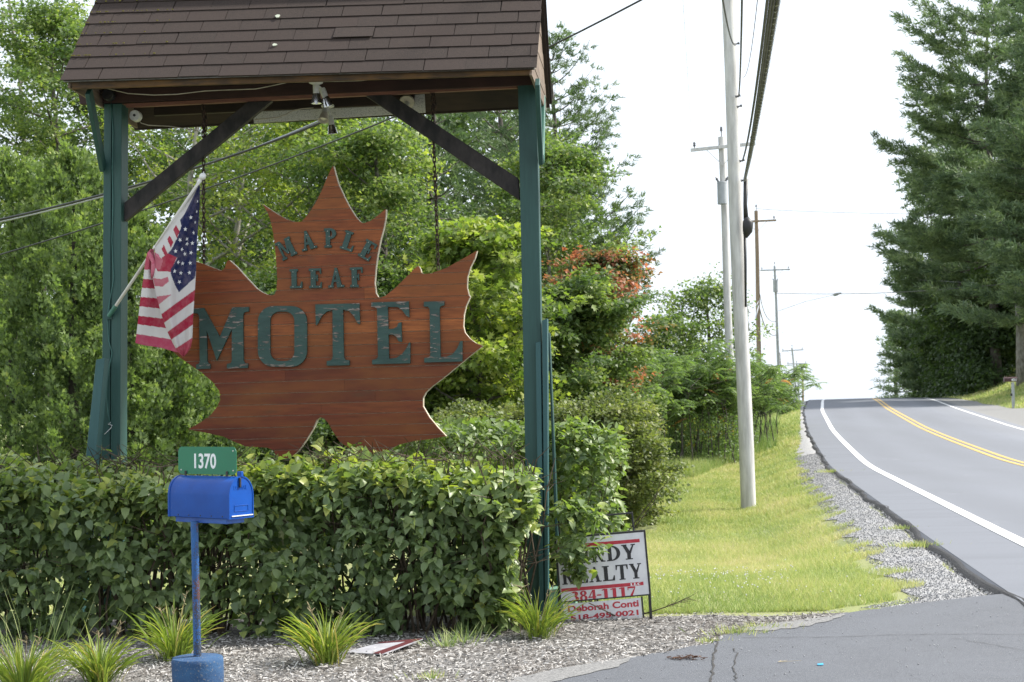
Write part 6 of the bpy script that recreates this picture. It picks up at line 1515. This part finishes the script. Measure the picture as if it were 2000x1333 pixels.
n = 27000; y = 10.9 + rng.random(n) ** 1.5 * 28; e0 = Xgr(y) - .1; x = e0 + (Xe(y) + .03 - e0) * rng.random(n)
pos = np.stack([x, y, gz(x, y) + .013], -1); s, dv, nv = frames(rand_unit(n), rand_unit(n)); L = rng.uniform(.003, .0085, n) * (1 + (y - 11) * .022)
OC = [(1, 0, 0), (-1, 0, 0), (0, 1, 0), (0, -1, 0), (0, 0, .7), (0, 0, -.7)]; OF = [(0, 2, 4), (2, 1, 4), (1, 3, 4), (3, 0, 4), (2, 0, 5), (1, 2, 5), (3, 1, 5), (0, 3, 5)]
cloud('gravel_stones', OC[:5], OF[:4], pos, s * L[:, None], dv * L[:, None], nv * L[:, None], rng.random(n), LM_stone)
n = 900; x = rng.uniform(-1.5, 5.5, n); y = rng.uniform(7.5, 11.2, n); k = inpoly(x, y, dpoly); x, y = x[k], y[k]; n = len(x); pos = np.stack([x, y, np.full(n, .034)], -1); s, dv, nv = frames(rand_unit(n), rand_unit(n)); L = rng.uniform(.002, .006, n)
cloud('loose_grit', OC, OF, pos, s * L[:, None], dv * L[:, None], nv * L[:, None], rng.random(n), LM_stone)

BT = [(-.5, 0, 0), (.5, 0, 0), (0, 1, .25)]; BF = [(0, 1, 2)]
def grass(name, n, y0, y1, pw, Lr, w, mat, xl, xr, hz=1, tb=.5, lean=.85, seed=1):
    global rng
    w = np.float64(w); rng = np.random.default_rng(seed); y = y0 + rng.random(n) ** pw * (y1 - y0); a, b2 = xl(y), xr(y); x = a + (b2 - a) * rng.random(n)
    kp = ~inpoly(x, y, MULCH) & ~inpoly(x, y, dpoly); x, y = x[kp], y[kp]; n = len(x)
    tone = .5 + .3 * np.sin(x * .9 + 1.3 * np.sin(y * .23)) * np.sin(y * .37 + x * .4) + .25 * np.sin(x * 3.1 + y * .8) * np.sin(y * 1.3 - x * 2.2)
    if name == 'lawn_grass':
        kq = rng.random(n) < np.clip(.35 + tone * 1.1, .25, 1); x, y, tone = x[kq], y[kq], tone[kq]; n = len(x)
    pos = np.stack([x, y, gz(x, y) - .005], -1); dv = rng.normal(0, lean, (n, 3)); dv[:, 2] = 1; nq = rng.normal(0, .6, (n, 3)); nq[:, 2] += 1.0; s, dv, nv = frames(dv, nq); L = rng.uniform(*Lr, n) * (1 + .3 * tone)
    cloud(name, BT, BF, pos, s * np.broadcast_to(w, (n,))[:, None] * (1 + (y[:, None] - y0) * .03), dv * L[:, None], nv * L[:, None], np.clip(tb + (tone - .5) * .7 + rng.normal(0, .2, n), 0, 1), mat)
xlv = lambda y: np.interp(y, [10, 16, 30, 60], [-5.5, -3.5, 1.0, 8])
xrg = lambda y: Xgr(y) + .10 * np.sin(y * 2.1) + .28 * np.sin(y * 5.3) * np.sin(y * 1.1) - .10
xvis = lambda y: np.maximum(-.5, (1150 - 1000) / FPX * y - 1.2)
grass('lawn_grass', 170000, 10.85, 24, 1.35, (.035, .075), .0065, LM_grass, xvis, xrg, tb=.55, seed=5)
grass('lawn_grass', 80000, 24, 46, 1.2, (.05, .10), .014, LM_grass, lambda y: np.maximum(1.0, .10 * y), xrg, tb=.55, seed=6)
grass('lawn_grass', 14000, 10.9, 17, 1.0, (.035, .07), .010, LM_grass, lambda y: 0 * y - 6, lambda y: 0 * y - .3, seed=7)
grass('lawn_grass', 50000, 45, 92, 1.1, (.08, .16), .03, LM_grass, lambda y: Xgr(y) - 3.2, lambda y: Xgr(y) + .05, tb=.5, seed=12)
grass('tall_verge_grass', 26000, 47, 88, 1.0, (.12, .42), .035, LM_weed, lambda y: Xgr(y) - 5.5, lambda y: Xgr(y) - .3 - .01 * y, seed=8, tb=.5, lean=.25)
grass('tall_verge_grass', 16000, 38, 48, 1.0, (.10, .34), .022, LM_weed, lambda y: .07 * y, lambda y: Xgr(y) - 2.8 + (y - 38) * .12, seed=9, tb=.55, lean=.25)
grass('bank_grass', 30000, 58, 108, 1.0, (.08, .2), .05, LM_grass, lambda y: Xr(y) + 1.1 + np.interp(y, [50, 62, 72, 84, 95], [1.5, 1.4, .6, .3, 0]), lambda y: Xr(y) + 9, seed=10, tb=.55)
# clover heads and goldenrod
rng = np.random.default_rng(400); n = 260; x = np.concatenate([rng.normal(2.0, .42, 150), rng.uniform(1, 3.4, 40)]); y = np.concatenate([rng.normal(13.2, 1.5, 150), rng.uniform(11.3, 16, 40)])
k = (y > 11.2); x, y = x[k], y[k]; n = len(x); pos = np.stack([x, y, gz(x, y) + rng.uniform(.05, .09, n)], -1); s, dv, nv = frames(rand_unit(n), rand_unit(n)); L = rng.uniform(.006, .011, n)
cloud('clover_flowers', OC, OF, pos, s * L[:, None], dv * L[:, None], nv * L[:, None], rng.random(n), LM_flower)
n = 5000; px = rng.uniform(1290, 1560, n); y = rng.uniform(46, 58, n); x = (px - 1000) / FPX * y; x = np.minimum(x, Xgr(y) - 2.2); clump_ = np.sin(x * 2.3) * np.sin(y * 1.1) > -.1; x, y = x[clump_], y[clump_]; n = len(x)
pos = np.stack([x, y, gz(x, y) + rng.uniform(.35, 1.15, n)], -1); s, dv, nv = frames(rand_unit(n), rand_unit(n)); L = rng.uniform(.04, .09, n)
cloud('goldenrod_flowers', RH, RHF, pos, s * (L * .6)[:, None], dv * L[:, None], nv * L[:, None], rng.random(n), LM_gold)
